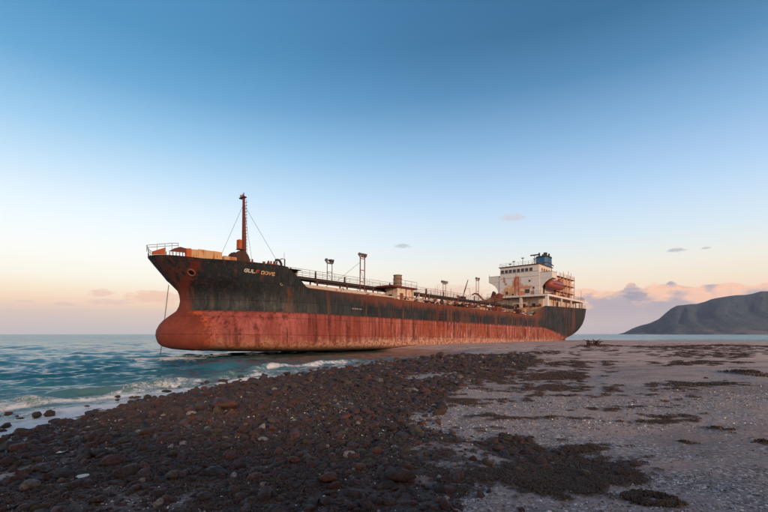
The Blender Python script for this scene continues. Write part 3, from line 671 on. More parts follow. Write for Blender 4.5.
# ---- forecastle gear
mast = MB().tube([(10.45, 0, 9.1), (10.4, 0, 13.5), (10.3, 0, 18.6)], [0.30, 0.25, 0.15], 10).build('foremast', MA, smooth=True)
MB().box(9.9, 10.9, -0.45, 0.45, 9.15, 9.5).build('mast_foot', MA, mast)
MB().box(9.6, 10.0, -0.3, 0.3, 12.1, 13.2).build('light_box', OR, mast)
MB().box(9.55, 10.5, -0.35, 0.35, 12.02, 12.1).build('light_platform', RD, mast)
MB().box(10.1, 10.5, -0.75, 0.35, 18.35, 18.47).build('crosstree', RD, mast)
MB().tube([(10.3, 0, 18.5), (10.3, 0, 19.0)], 0.05, 6).build('mast_pole', RD, mast)
for p in (-0.65, -0.2):
    MB().tube([(10.3, p, 18.47), (10.3, p, 18.85)], [0.13, 0.10], 8).build('masthead_lamp', GR, mast)
mb = MB()
for k in range(22): mb.box(10.62, 10.68, -0.2, 0.2, 9.9 + k * 0.38, 9.94 + k * 0.38)
mb.tube([(10.75, -0.2, 9.5), (10.55, -0.2, 18.2)], 0.02, 4).tube([(10.75, 0.2, 9.5), (10.55, 0.2, 18.2)], 0.02, 4); mb.build('mast_ladder', RD, mast)
for e_ in [(7.8, -1.5, 10.2), (7.6, 4.6, 9.7), (13.0, -2, 9.6), (12.8, 4.4, 9.6)]:
    MB().tube([(10.3, 0, 17.6), e_], 0.018, 4).build('stay', DK, mast)
# windlass
wl = MB().box(7.6, 9.2, -0.6, 3.4, 9.15, 9.5).build('windlass', RD, bevel=0.04)
MB().tube([(8.4, 1.6, 10.35), (8.4, 3.0, 10.35)], 0.80, 18).build('drum', DK, wl, smooth=False)
for p in (1.55, 3.0): MB().tube([(8.4, p, 10.35), (8.4, p + 0.1, 10.35)], 0.95, 18).build('drum_flange', RD, wl)
MB().tube([(8.4, -0.6, 10.0), (8.4, 1.4, 10.0)], 0.55, 14).build('gypsy_wheel', RD, wl)
MB().box(7.9, 8.9, -0.1, 0.9, 9.5, 10.2).build('gearbox', RU, wl, bevel=0.05)
for (s, p) in ((6.5, 2.5), (9.9, 5.6), (11.6, 3.6), (5.0, 1.0)):
    o = MB().box(s - 0.5, s + 0.5, p - 0.2, p + 0.2, 9.15, 9.25).build('mooring_bollard', RU)
    for q in (-0.28, 0.28): MB().tube([(s + q, p, 9.25), (s + q, p, 9.85), (s + q, p, 9.92)], [0.15, 0.15, 0.19], 10).build('post', RU, o)
for s in (7.2, 9.1, 9.7):
    p = hb(s, 9.35) - 0.15; o = MB().box(s - 0.3, s + 0.3, p - 0.18, p + 0.18, 9.3, 9.42).build('fairlead', MA)
    for q in (-0.16, 0.16): MB().tube([(s + q, p, 9.42), (s + q, p, 9.72)], 0.09, 8).build('roller', MA, o)
MB().box(5.2, 6.6, 3.6, 5.2, 9.15, 10.0).build('deck_locker', TN, bevel=0.04)
mb = MB()    # chock arch at the break of the forecastle
c_ = Vector((10.6, 6.8, 9.45)); mb.tube([(10.6 - 0.45, 6.8, 9.3), (10.6 - 0.45, 6.8, 9.75), (10.6 - 0.25, 6.8, 10.05), (10.6, 6.8, 10.13), (10.6 + 0.25, 6.8, 10.05), (10.6 + 0.45, 6.8, 9.75), (10.6 + 0.45, 6.8, 9.3)], 0.14, 8)
mb.build('chock_arch', DK, smooth=True)
MB().tube([(11.6, 6.7, 9.2), (11.6, 6.7, 10.35), (11.2, 6.7, 10.35), (10.9, 6.7, 10.2)], 0.05, 6).build('signal_davit', DK)
MB().tube([(11.65, 6.5, 9.2), (11.65, 6.5, 11.1)], 0.022, 5).build('flagstaff', GR)

# ---- catwalk and main deck gear
def railing(path, h, mat, name='railing', rails=2, step=2.0, parent=ship, r=0.022):
    mb = MB(); path = [Vector(p) for p in path]
    for k in range(1, rails + 1):
        mb.tube([p + Vector((0, 0, h * k / rails)) for p in path], r, 4)
    for a, c_ in zip(path[:-1], path[1:]):
        L = (c_ - a).length; q = max(1, int(L / step))
        for i in range(q + 1):
            pt = a.lerp(c_, i / q); mb.tube([pt, pt + Vector((random.uniform(-.02, .02), 0, h))], r * 1.15, 4)
    o = mb.build(name, mat, parent); o['kind'] = 'stuff'; return o
cw = MB().box(13.0, 84.0, -0.75, 0.75, 9.55, 9.63).build('catwalk', RD)
for p in (-0.8, 0.8): MB().box(13.0, 84.0, p - 0.05, p + 0.05, 9.35, 9.72).build('girder', DK, cw)
for s0, s1 in ((13, 31), (31.4, 46), (46.5, 60), (61, 83.5)):
    for p in (-0.8, 0.8): railing([(s0, p, 9.72), (s1, p, 9.72)], 0.98, GR, parent=cw, step=2.1, r=0.028)
for s in np.arange(15.5, 83, 5.6):
    MB().box(s - 0.08, s + 0.08, -0.85, -0.7, 6.62, 9.35).box(s - 0.08, s + 0.08, 0.7, 0.85, 6.62, 9.35).box(s - 0.06, s + 0.06, -0.7, 0.7, 8.2, 8.3).build('catwalk_support', RU, cw)
for s, p, hgt in ((16.5, 1.0, 0.9), (20.6, 1.0, 0.9), (26, 1.0, .8), (36, 1, .9), (46, 1, .9), (51.5, 1, .8), (63, 1.0, .9), (72, 1, 1.0)):
    MB().tube([(s, p, 9.7), (s, p, 9.7 + hgt)], [0.14, 0.10], 8).build('hose_post', RD, cw)
def pipe(p, z, r, s0, s1, mat):
    o = MB().tube([(s0, p, z), (s1, p, z)], r, 10).build('cargo_pipe', mat, smooth=True); return o
for p, z, r, s0, s1, mt in ((2.0, 7.9, 0.20, 14, 82, PP), (2.7, 7.9, 0.16, 15, 82, RU), (3.3, 8.0, 0.14, 14, 60, PP), (1.3, 8.5, 0.16, 14, 80, PP), (1.5, 9.0, 0.12, 20, 82, RD), (-1.6, 8.0, 0.2, 14, 82, RU),
                           (-2.4, 8.7, 0.16, 18, 80, PP), (-3.2, 8.1, 0.18, 16, 78, PP), (4.1, 7.5, 0.10, 16, 76, WR), (-4.4, 7.6, 0.12, 16, 80, RU)):
    o = pipe(p, z, r, s0, s1, mt); mb = MB()
    for s in np.arange(s0 + 2.3, s1, 6.0): mb.tube([(s - 0.06, p, z), (s + 0.06, p, z)], r * 1.55, 10)
    mb.build('flanges', mt, o)['kind'] = 'stuff'
for i in range(60):
    s = random.uniform(30, 82); p = random.uniform(4.5, 7.4); z_ = random.uniform(6.7, 7.6)
    MB().box(s, s + random.uniform(0.3, 2.2), p, p + random.uniform(0.1, 0.7), z_, z_ + random.uniform(0.06, 0.35)).build('deck_plate_scrap', random.choice([RD, DK, DK, RU, PP, WR, MA]))
for s in np.arange(16, 82, 5.5):
    MB().box(s - 0.06, s + 0.06, -4.7, 4.6, 7.25, 7.38).box(s - 0.06, s + 0.06, 4.45, 4.6, 6.62, 7.25).box(s - 0.06, s + 0.06, -4.7, -4.55, 6.62, 7.25).box(s - 0.06, s + 0.06, 2.3, 2.42, 6.62, 7.7).build('pipe_support', RU)
for s in (41, 44.5, 47, 49.5, 52, 54.5, 57.5):
    o = MB().tube([(s, -6.6, 7.9), (s, 6.6, 7.9)], 0.17, 10).build('manifold_pipe', PP if s < 50 else RU, smooth=True)
    for sg in (1, -1):
        MB().tube([(s, sg * 6.55, 7.9), (s, sg * 6.7, 7.9)], 0.30, 12).build('flange', RU, o)
        MB().tube([(s, sg * 5.4, 7.9), (s, sg * 5.4, 8.7)], 0.07, 6).torus((s, sg * 5.4, 8.7), 0.25, 0.03, (0, 0, 1), 12, 4).build('valve_wheel', RD, o)
for s, p in ((18, 5.6), (23, 6.0), (28, 5.4), (31, 6.3), (45, 6.9), (51, 6.9), (60, 5.6), (66, 6.1), (71, 5.3), (75, 6.2), (26, -5.5), (38, -6), (60, -5.6), (72, -5.5)):
    o = MB().tube([(s, p, 6.6), (s, p, 7.25)], 0.42, 14).build('tank_hatch', RU, smooth=False)
    MB().tube([(s, p, 7.25), (s, p, 7.33)], 0.5, 14).build('lid', RD, o)
for s, p, h_ in ((20, 6.9, 1.1), (33, 7.0, 0.9), (43, 7.1, 1.0), (57, 7.0, 1.0), (63, 6.9, 1.0), (68.5, 7.0, 1.1), (74, 6.9, 1.0), (25, -6.5, 1.6), (48, -6.5, 1.6), (64, -6.4, 1.6)):
    MB().tube([(s, p, 6.6), (s, p, 6.6 + h_), (s + 0.12, p, 6.75 + h_), (s + 0.32, p, 6.78 + h_), (s + 0.42, p, 6.6 + h_)], 0.10, 8).build('gooseneck_vent', PP if s < 50 else RU, smooth=True)
railing([(s, -(hb(s, 7) - 0.15), ztop(s)) for s in np.linspace(16, 74, 8)], 1.0, GR, step=2.6)
# deck debris: bent plates and lengths of pipe lying on the deck
for i in range(34):
    s = random.uniform(15, 81); p = random.uniform(2.5, 7.2); L = random.uniform(1, 4); a = random.uniform(-0.5, 0.5)
    MB().tube([(s, p, 6.75), (s + L * math.cos(a), min(p + L * math.sin(a), 7.6), 6.8 + random.uniform(0, 1.0))], random.uniform(0.05, 0.13), 6).build('loose_pipe', random.choice([RU, RD, PP, DK, WR]))

for i in range(38):
    s = random.uniform(40, 80); p = random.choice([-0.7, 0.7, -3, -6]); z1_ = random.uniform(10.2, 11.9)
    MB().tube([(s, p, 8.0), (s + random.uniform(-.15, .15), p, z1_)], random.uniform(0.025, 0.05), 5).build('bent_post', random.choice([RU, RD, GR, PP]))
for i in range(26):
    s = random.uniform(38, 82); p = random.choice([-5.5, -4.8, -3.6, 2.2, 3.8, 5.0]) + random.uniform(-.4, .4); z1_ = random.uniform(8.6, 10.9) if p < 0 else random.uniform(7.6, 9.6)
    o = MB().tube([(s, p, 6.6), (s, p, z1_)], random.uniform(0.06, 0.14), 7).build('standpipe', random.choice([RU, RD, PP, GR, WR]))
    if i % 2: MB().tube([(s, p, z1_), (s, p, z1_ + 0.25)], [0.28, 0.16], 8).build('pipe_cap', RU, o)
for s0, p, w_, h_ in ((42.5, 5.2, 1.6, 1.1), (50.4, 5.6, 1.0, 1.3), (56, 5.8, 1.8, 0.9), (62.5, 5.9, 1.2, 1.4), (68.5, 4.8, 2.0, 1.0), (73.2, 5.6, 1.4, 1.5), (78.5, 6.3, 1.7, 1.3), (80.5, 3.5, 1.4, 2.0)):
    MB().box(s0, s0 + w_, p - 0.6, p + 0.6, 6.6, 6.7 + h_).build('deck_box', random.choice([RU, RD, GR, TN, WR]), bevel=0.04)
# pump house with its tank
ph = MB().box(34.4, 38.5, 1.4, 4.0, 6.62, 9.5).build('pump_house', WR, bevel=0.03)
ph['label'] = 'pale pink painted deckhouse amidships with a rusted flat roof'
MB().box(32.6, 39.0, 1.0, 4.4, 9.5, 9.75).build('roof', MA, ph)
MB().box(35.0, 35.8, 4.0, 4.04, 6.9, 8.7).build('door', RU, ph)
for s in (36.45, 38.0): MB().box(s, s + 0.1, 4.0, 4.07, 6.62, 9.5).build('stiffener', RU, ph)
MB().box(34.4, 38.5, 4.0, 4.06, 8.12, 8.24).build('stiffener', RU, ph)
MB().box(34.33, 34.4, 2.2, 2.9, 7.9, 8.5).build('window', GL, ph)
tk = MB().tube([(36.1, 2.6, 9.75), (36.1, 2.6, 11.75)], 0.66, 18).build('vent_trunk', TK, smooth=False)
for z in (10.4, 11.1, 11.7): MB().torus((36.1, 2.6, z), 0.73, 0.035, (0, 0, 1), 18, 4).build('band', RU, tk)
railing([(33, 4.3, 9.75), (39.0, 4.3, 9.75)], 0.95, GR, step=1.4, r=0.028)

# floodlight towers
def tower(s, p, z0, z1, wd, heads, leg, mat=RD, ax='s'):
    t_ = bpy.data.objects.new('floodlight_tower', None); COL.objects.link(t_); t_.parent = ship; t_.location = (s, -p, z0)
    def L(q, r_, dp_=0): return (q if ax == 's' else 0.0, (0 if ax == 's' else q) + dp_, r_)
    for q in (-wd / 2, wd / 2):
        MB().tube([L(q, 0), L(q, z1 - z0)], leg, 6).build('leg', mat, t_)
    mb = MB(); k = max(2, int((z1 - z0) / 1.6))
    for i in range(1, k + 1):
        z = (z1 - z0) * i / k * 0.97; mb.tube([L(-wd / 2, z), L(wd / 2, z)], leg * 0.75, 5)
        if i % 2: mb.tube([L(-wd / 2, z), L(wd / 2, (z1 - z0) * (i - 1) / k)], leg * 0.45, 4)
    mb.build('bracing', mat, t_)
    MB().box(*( (-wd / 2 - 0.15, wd / 2 + 0.15, -0.12, 0.12) if ax == 's' else (-0.12, 0.12, -wd / 2 - .15, wd / 2 + .15)), z1 - z0, z1 - z0 + 0.08).build('platform', mat, t_)
    for q, tl in heads:
        c_ = Vector(L(q, z1 - z0 + 0.38)); d_ = Vector((tl, 0.75, -0.25)).normalized()
        hd = MB().tube([c_ - d_ * 0.22, c_ + d_ * 0.2], [0.15, 0.27], 10).build('floodlight', mat, t_, smooth=False)
        MB().tube([c_ + d_ * 0.2, c_ + d_ * 0.215], 0.24, 10).build('lamp_glass', LG, hd)
        MB().tube([L(q, z1 - z0), tuple(c_ - d_ * 0.1)], 0.05, 5).build('bracket', mat, hd)
    return t_
tower(23.2, 0.9, 9.7, 12.1, 0.9, ((-0.55, -0.9), (0.1, 0.4), (0.5, 1.0)), 0.05)
tower(29.7, 0.95, 6.62, 13.9, 0.95, ((-0.6, -0.9), (-0.15, 0), (0.3, 0.3), (0.65, 0.9)), 0.085, RU)
tower(53.6, -0.2, 9.7, 12.3, 0.9, ((-0.75, -1.2), (-0.25, -0.6), (0.3, 0.5), (0.8, 1.2)), 0.07, GR)
tower(66.0, 0.0, 9.6, 14.3, 1.0, ((-0.55, -0.5), (0.55, 0.5)), 0.07, RU)
MB().tube([(25.4, 0, 9.9), (29.4, 0.9, 13.2)], 0.02, 4).build('stay', DK)
# slanted hose boom
MB().tube([(59.9, 0, 9.7), (60.7, 0, 11.4), (62.1, 0, 14.0)], [0.22, 0.13, 0.07], 7).build('hose_boom', RD)
MB().tube([(61.0, 0, 12.0), (62.6, 0, 12.3), (63.4, 0, 9.7)], 0.035, 5).build('boom_stay', GR)
MB().box(59.4, 60.5, -0.5, 0.5, 9.63, 10.3).build('boom_foot', RD, bevel=0.04)
# collapsed hose crane before the bridge
cr = MB().prism([(-8.2, 10.6), (-7.0, 10.2), (-3.2, 10.2), (-1.3, 11.0), (-0.6, 12.2), (-1.3, 12.6), (-2.6, 12.1), (-4.2, 11.3), (-6.2, 11.1)], 's', 78.2, 79.8).build('collapsed_crane', RU, bevel=0.1)
cr['label'] = 'rust red collapsed crane with curved arm in front of the bridge'
MB().tube([(79, -9.0 + 0, 12.7), (79, -8.2, 13.0), (79, -7.3, 12.8), (79, -6.5, 12.0), (79, -5.7, 11.2), (79, -4.9, 10.8)], [0.12, 0.2, 0.24, 0.25, 0.28, 0.3], 8).build('curved_arm', RU, cr, smooth=True)
MB().prism([(-3.6, 11.6), (-2.4, 12.0), (-2.6, 13.0), (-3.0, 13.2)], 's', 78.6, 79.4).build('sheave_bracket', RD, cr)
MB().box(78.3, 79.7, -7.6, -6.8, 6.62, 10.2).box(78.3, 79.7, -2.4, -1.6, 6.62, 10.3).build('crane_legs', RU, cr)

# boarding ladder hanging on the side
ld = MB()
for s in (39.2, 40.9): ld.box(s - 0.03, s + 0.03, 8.27, 8.34, 3.5, 7.3)
for z in np.arange(3.5, 7.2, 0.42): ld.box(39.2, 40.9, 8.30, 8.34, z, z + 0.025)
ld.build('side_ladder', RU)['kind'] = 'stuff'
MB().torus((40.9, 7.9, 7.45), 0.42, 0.14, (0.2, 1, 0), 14, 6).build('fairlead_ring', RD, smooth=True)
MB().tube([(40.1, 8.1, 7.0), (39.2, 8.2, 7.5), (38.6, 8.1, 7.1)], 0.09, 6).build('ladder_bracket', PP)
mb = MB()
for a, c_ in ((20.6, 20.9), (21.0, 21.7), (21.85, 22.3)): mb.box(a, c_, 8.24, 8.275, 5.2, 5.32)
mb.build('load_line_mark', GR)['kind'] = 'stuff'
MB().torus((10.6, hb(10.6, 7.35), 7.35), 0.13, 0.05, (0, 1, 0), 12, 5).build('side_port', GR)

# ---- accommodation block
FS = 86.5
# boat deck, carried out over the poop, with its posts
bd = MB().box(84.4, 112.6, -8.0, 8.15, 12.05, 12.3).build('boat_deck', WR)
MB().box(84.38, 112.62, 8.15, 8.2, 11.95, 12.42).build('edge_strip', WH, bd); MB().box(84.3, 84.38, -8.0, 8.2, 11.95, 12.42).build('edge_strip', WH, bd)
for s, p, wd in ((84.9, 7.85, 0.42), (94.0, 7.95, 0.16), (101.0, 7.95, 0.16), (110.6, 7.75, 0.36), (84.9, 1.4, 0.34), (84.9, -6.5, 0.2), (97, -7.9, .2), (110, -7.9, .2)):
    MB().box(s - wd, s + wd, p - wd * 0.8, p + wd * 0.8 if p < 7 else 8.14, 9.25, 12.05).build('deck_post', WH if p > 7 else WR)
for s in (88.5, 91.5, 97.5, 104.5, 107.5):
    MB().box(s - 0.06, s + 0.06, 7.9, 8.1, 9.25, 12.05).build('deck_post', RU)
MB().box(FS, 109.0, -6.4, 6.2, 9.25, 12.05).build('poop_house', WR)
for s in (90.0, 93.0, 98.5, 103.0): MB().torus((s, 6.22, 10.9), 0.24, 0.05, (0, 1, 0), 12, 5).build('porthole', GR)
MB().box(95.2, 96.1, 6.2, 6.25, 9.35, 11.3).build('house_door', RD)
railing([(84.6, -7.8, 12.3), (84.6, 7.9, 12.3), (112.2, 7.9, 12.3), (112.2, -7.8, 12.3)], 1.0, RU, rails=3, step=1.5, r=0.028)
railing([(s, hb(s, 10.4) - 0.25, ztop(s)) for s in np.linspace(100, 116, 7)], 0.9, RU, rails=2, step=1.6)
# bridge block
hs_ = MB().box(FS, 97.0, -5.2, 5.3, 12.3, 17.2).build('bridge_house', WH)
whl = MB().box(FS - 0.12, 94.5, -5.0, 5.25, 17.2, 20.0).build('wheelhouse', WH)
MB().box(FS - 0.45, 95.0, -5.3, 5.5, 20.0, 20.16).build('roof', MA, whl)
MB().box(FS - 0.16, FS - 0.12, -5.0, 5.25, 18.35, 18.43).build('window_sill', GR, whl)
for k in range(8):
    p0 = -4.3 + k * 1.08; f_ = MB().box(FS - 0.17, FS - 0.12, p0 - 0.44, p0 + 0.44, 18.44, 19.36).build('window', WR, whl)
    MB().box(FS - 0.19, FS - 0.17, p0 - 0.38, p0 + 0.38, 18.50, 19.30).build('pane', GL, f_)
for k in range(4):
    s0 = 88.2 + k * 1.5; f_ = MB().box(s0 - 0.45, s0 + 0.45, 5.25, 5.30, 18.45, 19.3).build('window', WR, whl)
    MB().box(s0 - 0.34, s0 + 0.34, 5.30, 5.32, 18.55, 19.2).build('pane', GL, f_)
for (p0, z0, w_, h_, mt) in ((-3.1, 13.4, 0.34, 0.42, GL), (2.3, 13.55, 0.62, 0.5, GL), (-3.4, 15.7, 0.22, 0.22, GR), (2.9, 16.1, 0.2, 0.22, GL), (3.9, 14.3, 0.2, 0.22, GL), (-1.5, 12.9, .25, .3, GL)):
    f_ = MB().box(FS - 0.05, FS, p0 - w_ - 0.08, p0 + w_ + 0.08, z0 - h_ - 0.08, z0 + h_ + 0.08).build('window', WR, hs_)
    MB().box(FS - 0.07, FS - 0.05, p0 - w_, p0 + w_, z0 - h_, z0 + h_).build('pane', mt, f_)
for z in (14.75,): MB().box(FS - 0.04, FS, -5.2, 5.3, z, z + 0.09).build('deck_line', WR, hs_)
for p in (-0.8, 0.1): MB().box(FS - 0.12, FS, p - 0.05, p + 0.05, 12.3, 17.3).build('cable_trunk', OR, hs_)
# wings with curved brackets underneath
for sg in (1, -1):
    wg = MB().box(FS + 0.2, FS + 3.0, sg * 5.2 if sg > 0 else -8.3, 8.3 if sg > 0 else -5.2, 16.55, 16.7).build('bridge_wing', WR)
    prof_ = [(5.25, 16.55), (8.3, 16.55), (8.3, 16.35), (7.6, 16.1), (6.6, 15.4), (6.0, 14.6), (5.6, 13.6), (5.4, 12.7), (5.25, 12.4)]
    MB().prism([(sg * a, z) for a, z in prof_], 's', FS + 0.16, FS + 0.3).build('bracket', WH, wg)
    MB().prism([(sg * a, z) for a, z in prof_], 's', FS + 2.8, FS + 2.95).build('bracket', WH, wg)
    MB().box(FS + 0.1, FS + 0.18, *sorted((sg * 5.25, sg * 8.35)), 16.5, 17.95).build('bulwark', WH, wg)
    MB().box(FS + 0.18, FS + 3.1, *sorted((sg * 8.27, sg * 8.35)), 16.5, 17.95).build('bulwark', WH, wg)
    MB().box(FS + 0.05, FS + 3.1, *sorted((sg * 5.3, sg * 8.4)), 17.95, 18.02).build('coaming', MA, wg)
    MB().tube([(FS + 0.2, sg * 8.2, 18.0), (FS + 0.2, sg * 8.2, 18.6)], 0.06, 6).build('wing_lamp', GR, wg)
# roof gear
railing([(FS - 0.2, 5.2, 20.16), (FS - 0.2, -5.1, 20.16), (94, -5.1, 20.16)], 0.85, GR, rails=2, step=1.6, r=0.025)
rm = MB().tube([(88.5, 3.3, 20.16), (88.5, 3.3, 22.6)], [0.16, 0.10], 8).build('radar_mast', GR)
MB().box(88.3, 88.7, 2.2, 4.3, 22.6, 22.85).build('scanner', RD, rm); MB().box(88.2, 88.8, 2.9, 3.7, 21.7, 21.8).build('platform', RD, rm)
MB().tube([(88.5, 2.4, 20.2), (88.5, 3.3, 21.7)], 0.05, 5).tube([(88.5, 4.2, 20.2), (88.5, 3.3, 21.7)], 0.05, 5).build('strut', RD, rm)
MB().tube([(88, 1.9, 20.16), (88, 1.9, 21.3)], 0.05, 6).build('roof_post', GR)
for s, p, h_ in ((87.5, -1.8, 1.3), (87.5, 0.6, 1.9), (90, -4, 1.2)):
    o = MB().tube([(s, p, 20.16), (s, p, 20.16 + h_)], 0.07, 6).build('roof_post', RD); MB().box(s - 0.2, s + 0.2, p - 0.3, p + 0.3, 20.16 + h_, 20.16 + h_ + 0.16).build('lamp_box', RD, o)
mb = MB(); mb.tube([(91, 4.6, 20.16), (91, 4.8, 21.1), (91.8, 5.6, 21.0), (92.8, 6.4, 20.2)], 0.12, 6); mb.tube([(92.5, 3.2, 20.16), (92.5, 3.8, 21.2), (92.5, 4.8, 21.3)], 0.12, 6); mb.build('bent_davit', MA)
# funnel
def loft(rings, mat, name, parent=ship):
    k = len(rings[0]); vs = [q for r_ in rings for q in r_]; fs = []
    for i in range(len(rings) - 1):
        for j in range(k): fs.append((i * k + j, i * k + (j + 1) % k, (i + 1) * k + (j + 1) % k, (i + 1) * k + j))
    fs += [tuple(range(k)), tuple((len(rings) - 1) * k + j for j in range(k))]
    return MB().add(vs, fs).build(name, mat, parent, smooth=False)
def fr_(z, s0, s1, hw, c_=0.6): return [(s0 + c_, -hw, z), (s1 - c_, -hw, z), (s1, -hw + c_, z), (s1, hw - c_, z), (s1 - c_, hw, z), (s0 + c_, hw, z), (s0, hw - c_, z), (s0, -hw + c_, z)]
fn_ = loft([fr_(18.5, 100.2, 104.8, 1.8), fr_(24.3, 100.6, 104.8, 1.6)], BL, 'funnel')
loft([fr_(24.3, 100.5, 104.9, 1.68), fr_(24.75, 100.6, 104.9, 1.62)], DK, 'funnel_cap', fn_)
for s, p, r_ in ((101.4, -0.8, 0.25), (102.6, 0.3, 0.38), (103.6, -0.7, 0.2), (104.3, 0.8, 0.25), (101.6, 1.2, 0.15)):
    MB().tube([(s, p, 24.7), (s, p, 25.5 + r_)], r_, 8).build('exhaust_pipe', DK, fn_)
# engine casing aft, tiers with walkways
cs = MB().box(97.5, 109.4, -5.3, 5.3, 12.3, 18.2).build('engine_casing', PK)
for z in (14.2, 16.2, 18.2):
    MB().box(97.2, 110.2, 5.3, 5.95, z, z + 0.12).build('walkway', RU, cs)
    MB().box(109.4, 110.2, -5.3, 5.3, z, z + 0.12).build('walkway', RU, cs)
    railing([(98, 5.85, z + .12), (110.1, 5.85, z + .12), (110.1, -4.4, z + .12)], 0.95, PK, rails=3, step=1.3, parent=cs, r=0.035)
for s in (99, 101.5, 104, 106.5, 110.0): MB().box(s - 0.09, s + 0.09, 5.8, 5.92, 12.3, 19.2).build('walkway_post', PK, cs)
for s, z in ((100.3, 12.5), (103.2, 14.5), (106.2, 12.5)): MB().box(s, s + 0.9, 5.3, 5.35, z, z + 1.5).build('casing_door', RD, cs)
for s in (102.2, 105.0, 107.4): MB().tube([(s, 5.5, 12.3), (s, 5.5, 17.9)], 0.13, 8).build('casing_pipe', RU, cs)
for s, h_ in ((99, 1.6), (104, 2.0), (108, 2.6), (110, 2.2)): MB().tube([(s, 4.9, 18.3), (s, 4.9, 18.3 + h_)], 0.05, 5).build('antenna', RU)
MB().box(97.5, 99.5, -3.5, 3.0, 18.2, 19.6).build('casing_vent', WR, cs, bevel=0.04)
# lifeboat in its davits
lbp = []
for s, ry, rz in ((87.9, 0.5, 0.5), (88.3, 0.95, 0.95), (89.2, 1.2, 1.15), (91.5, 1.3, 1.2), (94.0, 1.3, 1.2), (96.2, 1.15, 1.1), (97.0, 0.8, 0.8), (97.3, 0.3, 0.3)):
    lbp.append([(s, 6.9 + ry * math.cos(a), 15.3 + rz * math.sin(a) * (1.0 if math.sin(a) < 0 else 0.85)) for a in np.linspace(0, 2 * math.pi, 15)[:-1]])
lb = loft(lbp, LB, 'lifeboat'); 
for p_ in lb.data.polygons: p_.use_smooth = True
lb['label'] = 'faded red enclosed lifeboat slung below the port bridge wing'
MB().tube([(s, 8.22, 15.25) for s in (88.4, 92, 96.6)], 0.07, 6).build('rubbing_strake', RD, lb)
MB().box(94.6, 96.0, 6.3, 7.5, 16.2, 16.75).build('canopy_hatch', LB, lb, bevel=0.08)
for s in (89.0, 96.2):
    MB().tube([(s, 5.4, 12.3), (s, 5.5, 14.5), (s, 5.8, 16.3), (s, 6.4, 17.1), (s, 7.2, 17.2)], [0.2, 0.2, 0.17, 0.14, 0.12], 8).build('davit', RD, smooth=True)
MB().box(88.6, 89.4, 5.4, 8.0, 12.3, 13.0).box(95.8, 96.6, 5.4, 8.0, 12.3, 13.0).build('boat_cradle', RU)
# poop gear
for s, p in ((99.5, 7.2), (104.5, 7.0), (113.5, 4.5)):
    o = MB().box(s - 0.5, s + 0.5, p - 0.2, p + 0.2, 9.25, 9.4).build('mooring_bollard', RU)
    for q in (-0.28, 0.28): MB().tube([(s + q, p, 9.4), (s + q, p, 10.9)], 0.18, 10).build('post', WR, o)
MB().tube([(116.4, 0, 10), (116.8, 0, 14.5)], 0.05, 6).build('ensign_staff', GR)
MB().tube([(112.3, 7.0, 12.3), (112.3, 7.0, 15.6)], 0.045, 6).build('stern_light_post', GR)
for k in range(14):
    s = 85 + k * 0.0 + random.uniform(0, 1); MB().box(s, s + random.uniform(.3, .9), -5 + k * 0.8, -4.5 + k * 0.8, 9.25, 9.4 + random.uniform(.2, 1.0)).build('stowed_gear', random.choice([RU, OR, RD]))
# rudder and propeller
rd = MB().prism([(116.4, -0.4), (119.4, -0.3), (119.5, 2.6), (117.0, 3.0), (116.5, 2.9)], 'p', -0.18, 0.18).build('rudder', DK, bevel=0.06)
MB().tube([(117.6, 0, 2.8), (117.6, 0, 6.6)], 0.25, 8).build('rudder_stock', DK, rd)
pr = MB().tube([(108.0, 0, 1.9), (110.8, 0, 1.9), (111.3, 0, 1.9)], [0.45, 0.42, 0.12], 12).build('propeller', RU)
for k in range(4):
    a = k * math.pi / 2 + 0.4; ca, sa = math.cos(a), math.sin(a); q = []
    for r_, c_ in ((0.3, 0.3), (0.9, 0.62), (1.4, 0.66), (1.8, 0.3)):
        for e_ in (-1, 1): q.append((110.3 + e_ * c_ * 0.45, r_ * ca - e_ * c_ * sa, 1.9 + r_ * sa + e_ * c_ * ca))
    vs = q + [(a_ + 0.07, b_, c_) for a_, b_, c_ in q]
    fs = [(0, 1, 3, 2), (2, 3, 5, 4), (4, 5, 7, 6), (8, 10, 11, 9), (10, 12, 13, 11), (12, 14, 15, 13), (0, 2, 10, 8), (2, 4, 12, 10), (4, 6, 14, 12), (1, 9, 11, 3), (3, 11, 13, 5), (5, 13, 15, 7), (6, 7, 15, 14), (0, 8, 9, 1)]
    MB().add(vs, fs).build('blade', RU, pr)

# ------------------------------------------------------------------ stones
def stone_mesh(name, seed, flat):
    bm = bmesh.new(); bmesh.ops.create_icosphere(bm, subdivisions=2, radius=1.0)
    rs2 = random.Random(seed); sx, sy, sz = 1.0, rs2.uniform(0.68, 0.95), rs2.uniform(*flat)
    planes = [Vector((rs2.uniform(-1, 1), rs2.uniform(-1, 1), rs2.uniform(-1, 1))).normalized() for _ in range(5)]
    for v in bm.verts:
        p = v.co.copy()
        for q in planes:
            dd = p.dot(q) - 0.62
            if dd > 0: p -= q * dd * 0.9
        p *= 1 + 0.26 * mn.noise(v.co * 1.3 + Vector((seed * 3.1, 0, 0))) + 0.09 * mn.noise(v.co * 3.3 + Vector((0, seed, 0)))
        v.co = Vector((p.x * sx, p.y * sy, p.z * sz))
    for f in bm.faces: f.smooth = True
    me = bpy.data.meshes.new(name); bm.to_mesh(me); bm.free(); return me
m, t, b = new_mat('wet_beach_stone'); P = t.tc('Object'); oi = t.n.new('ShaderNodeObjectInfo').outputs['Random']
c = t.ramp(oi, [(0.0, lin((40, 30, 26))), (0.18, lin((72, 44, 36))), (0.34, lin((96, 52, 42))), (0.5, lin((52, 44, 34))), (0.64, lin((112, 62, 48))), (0.76, lin((70, 56, 48))), (0.88, lin((82, 70, 44))), (0.965, lin((98, 78, 68))), (0.985, lin((176, 164, 152)))])
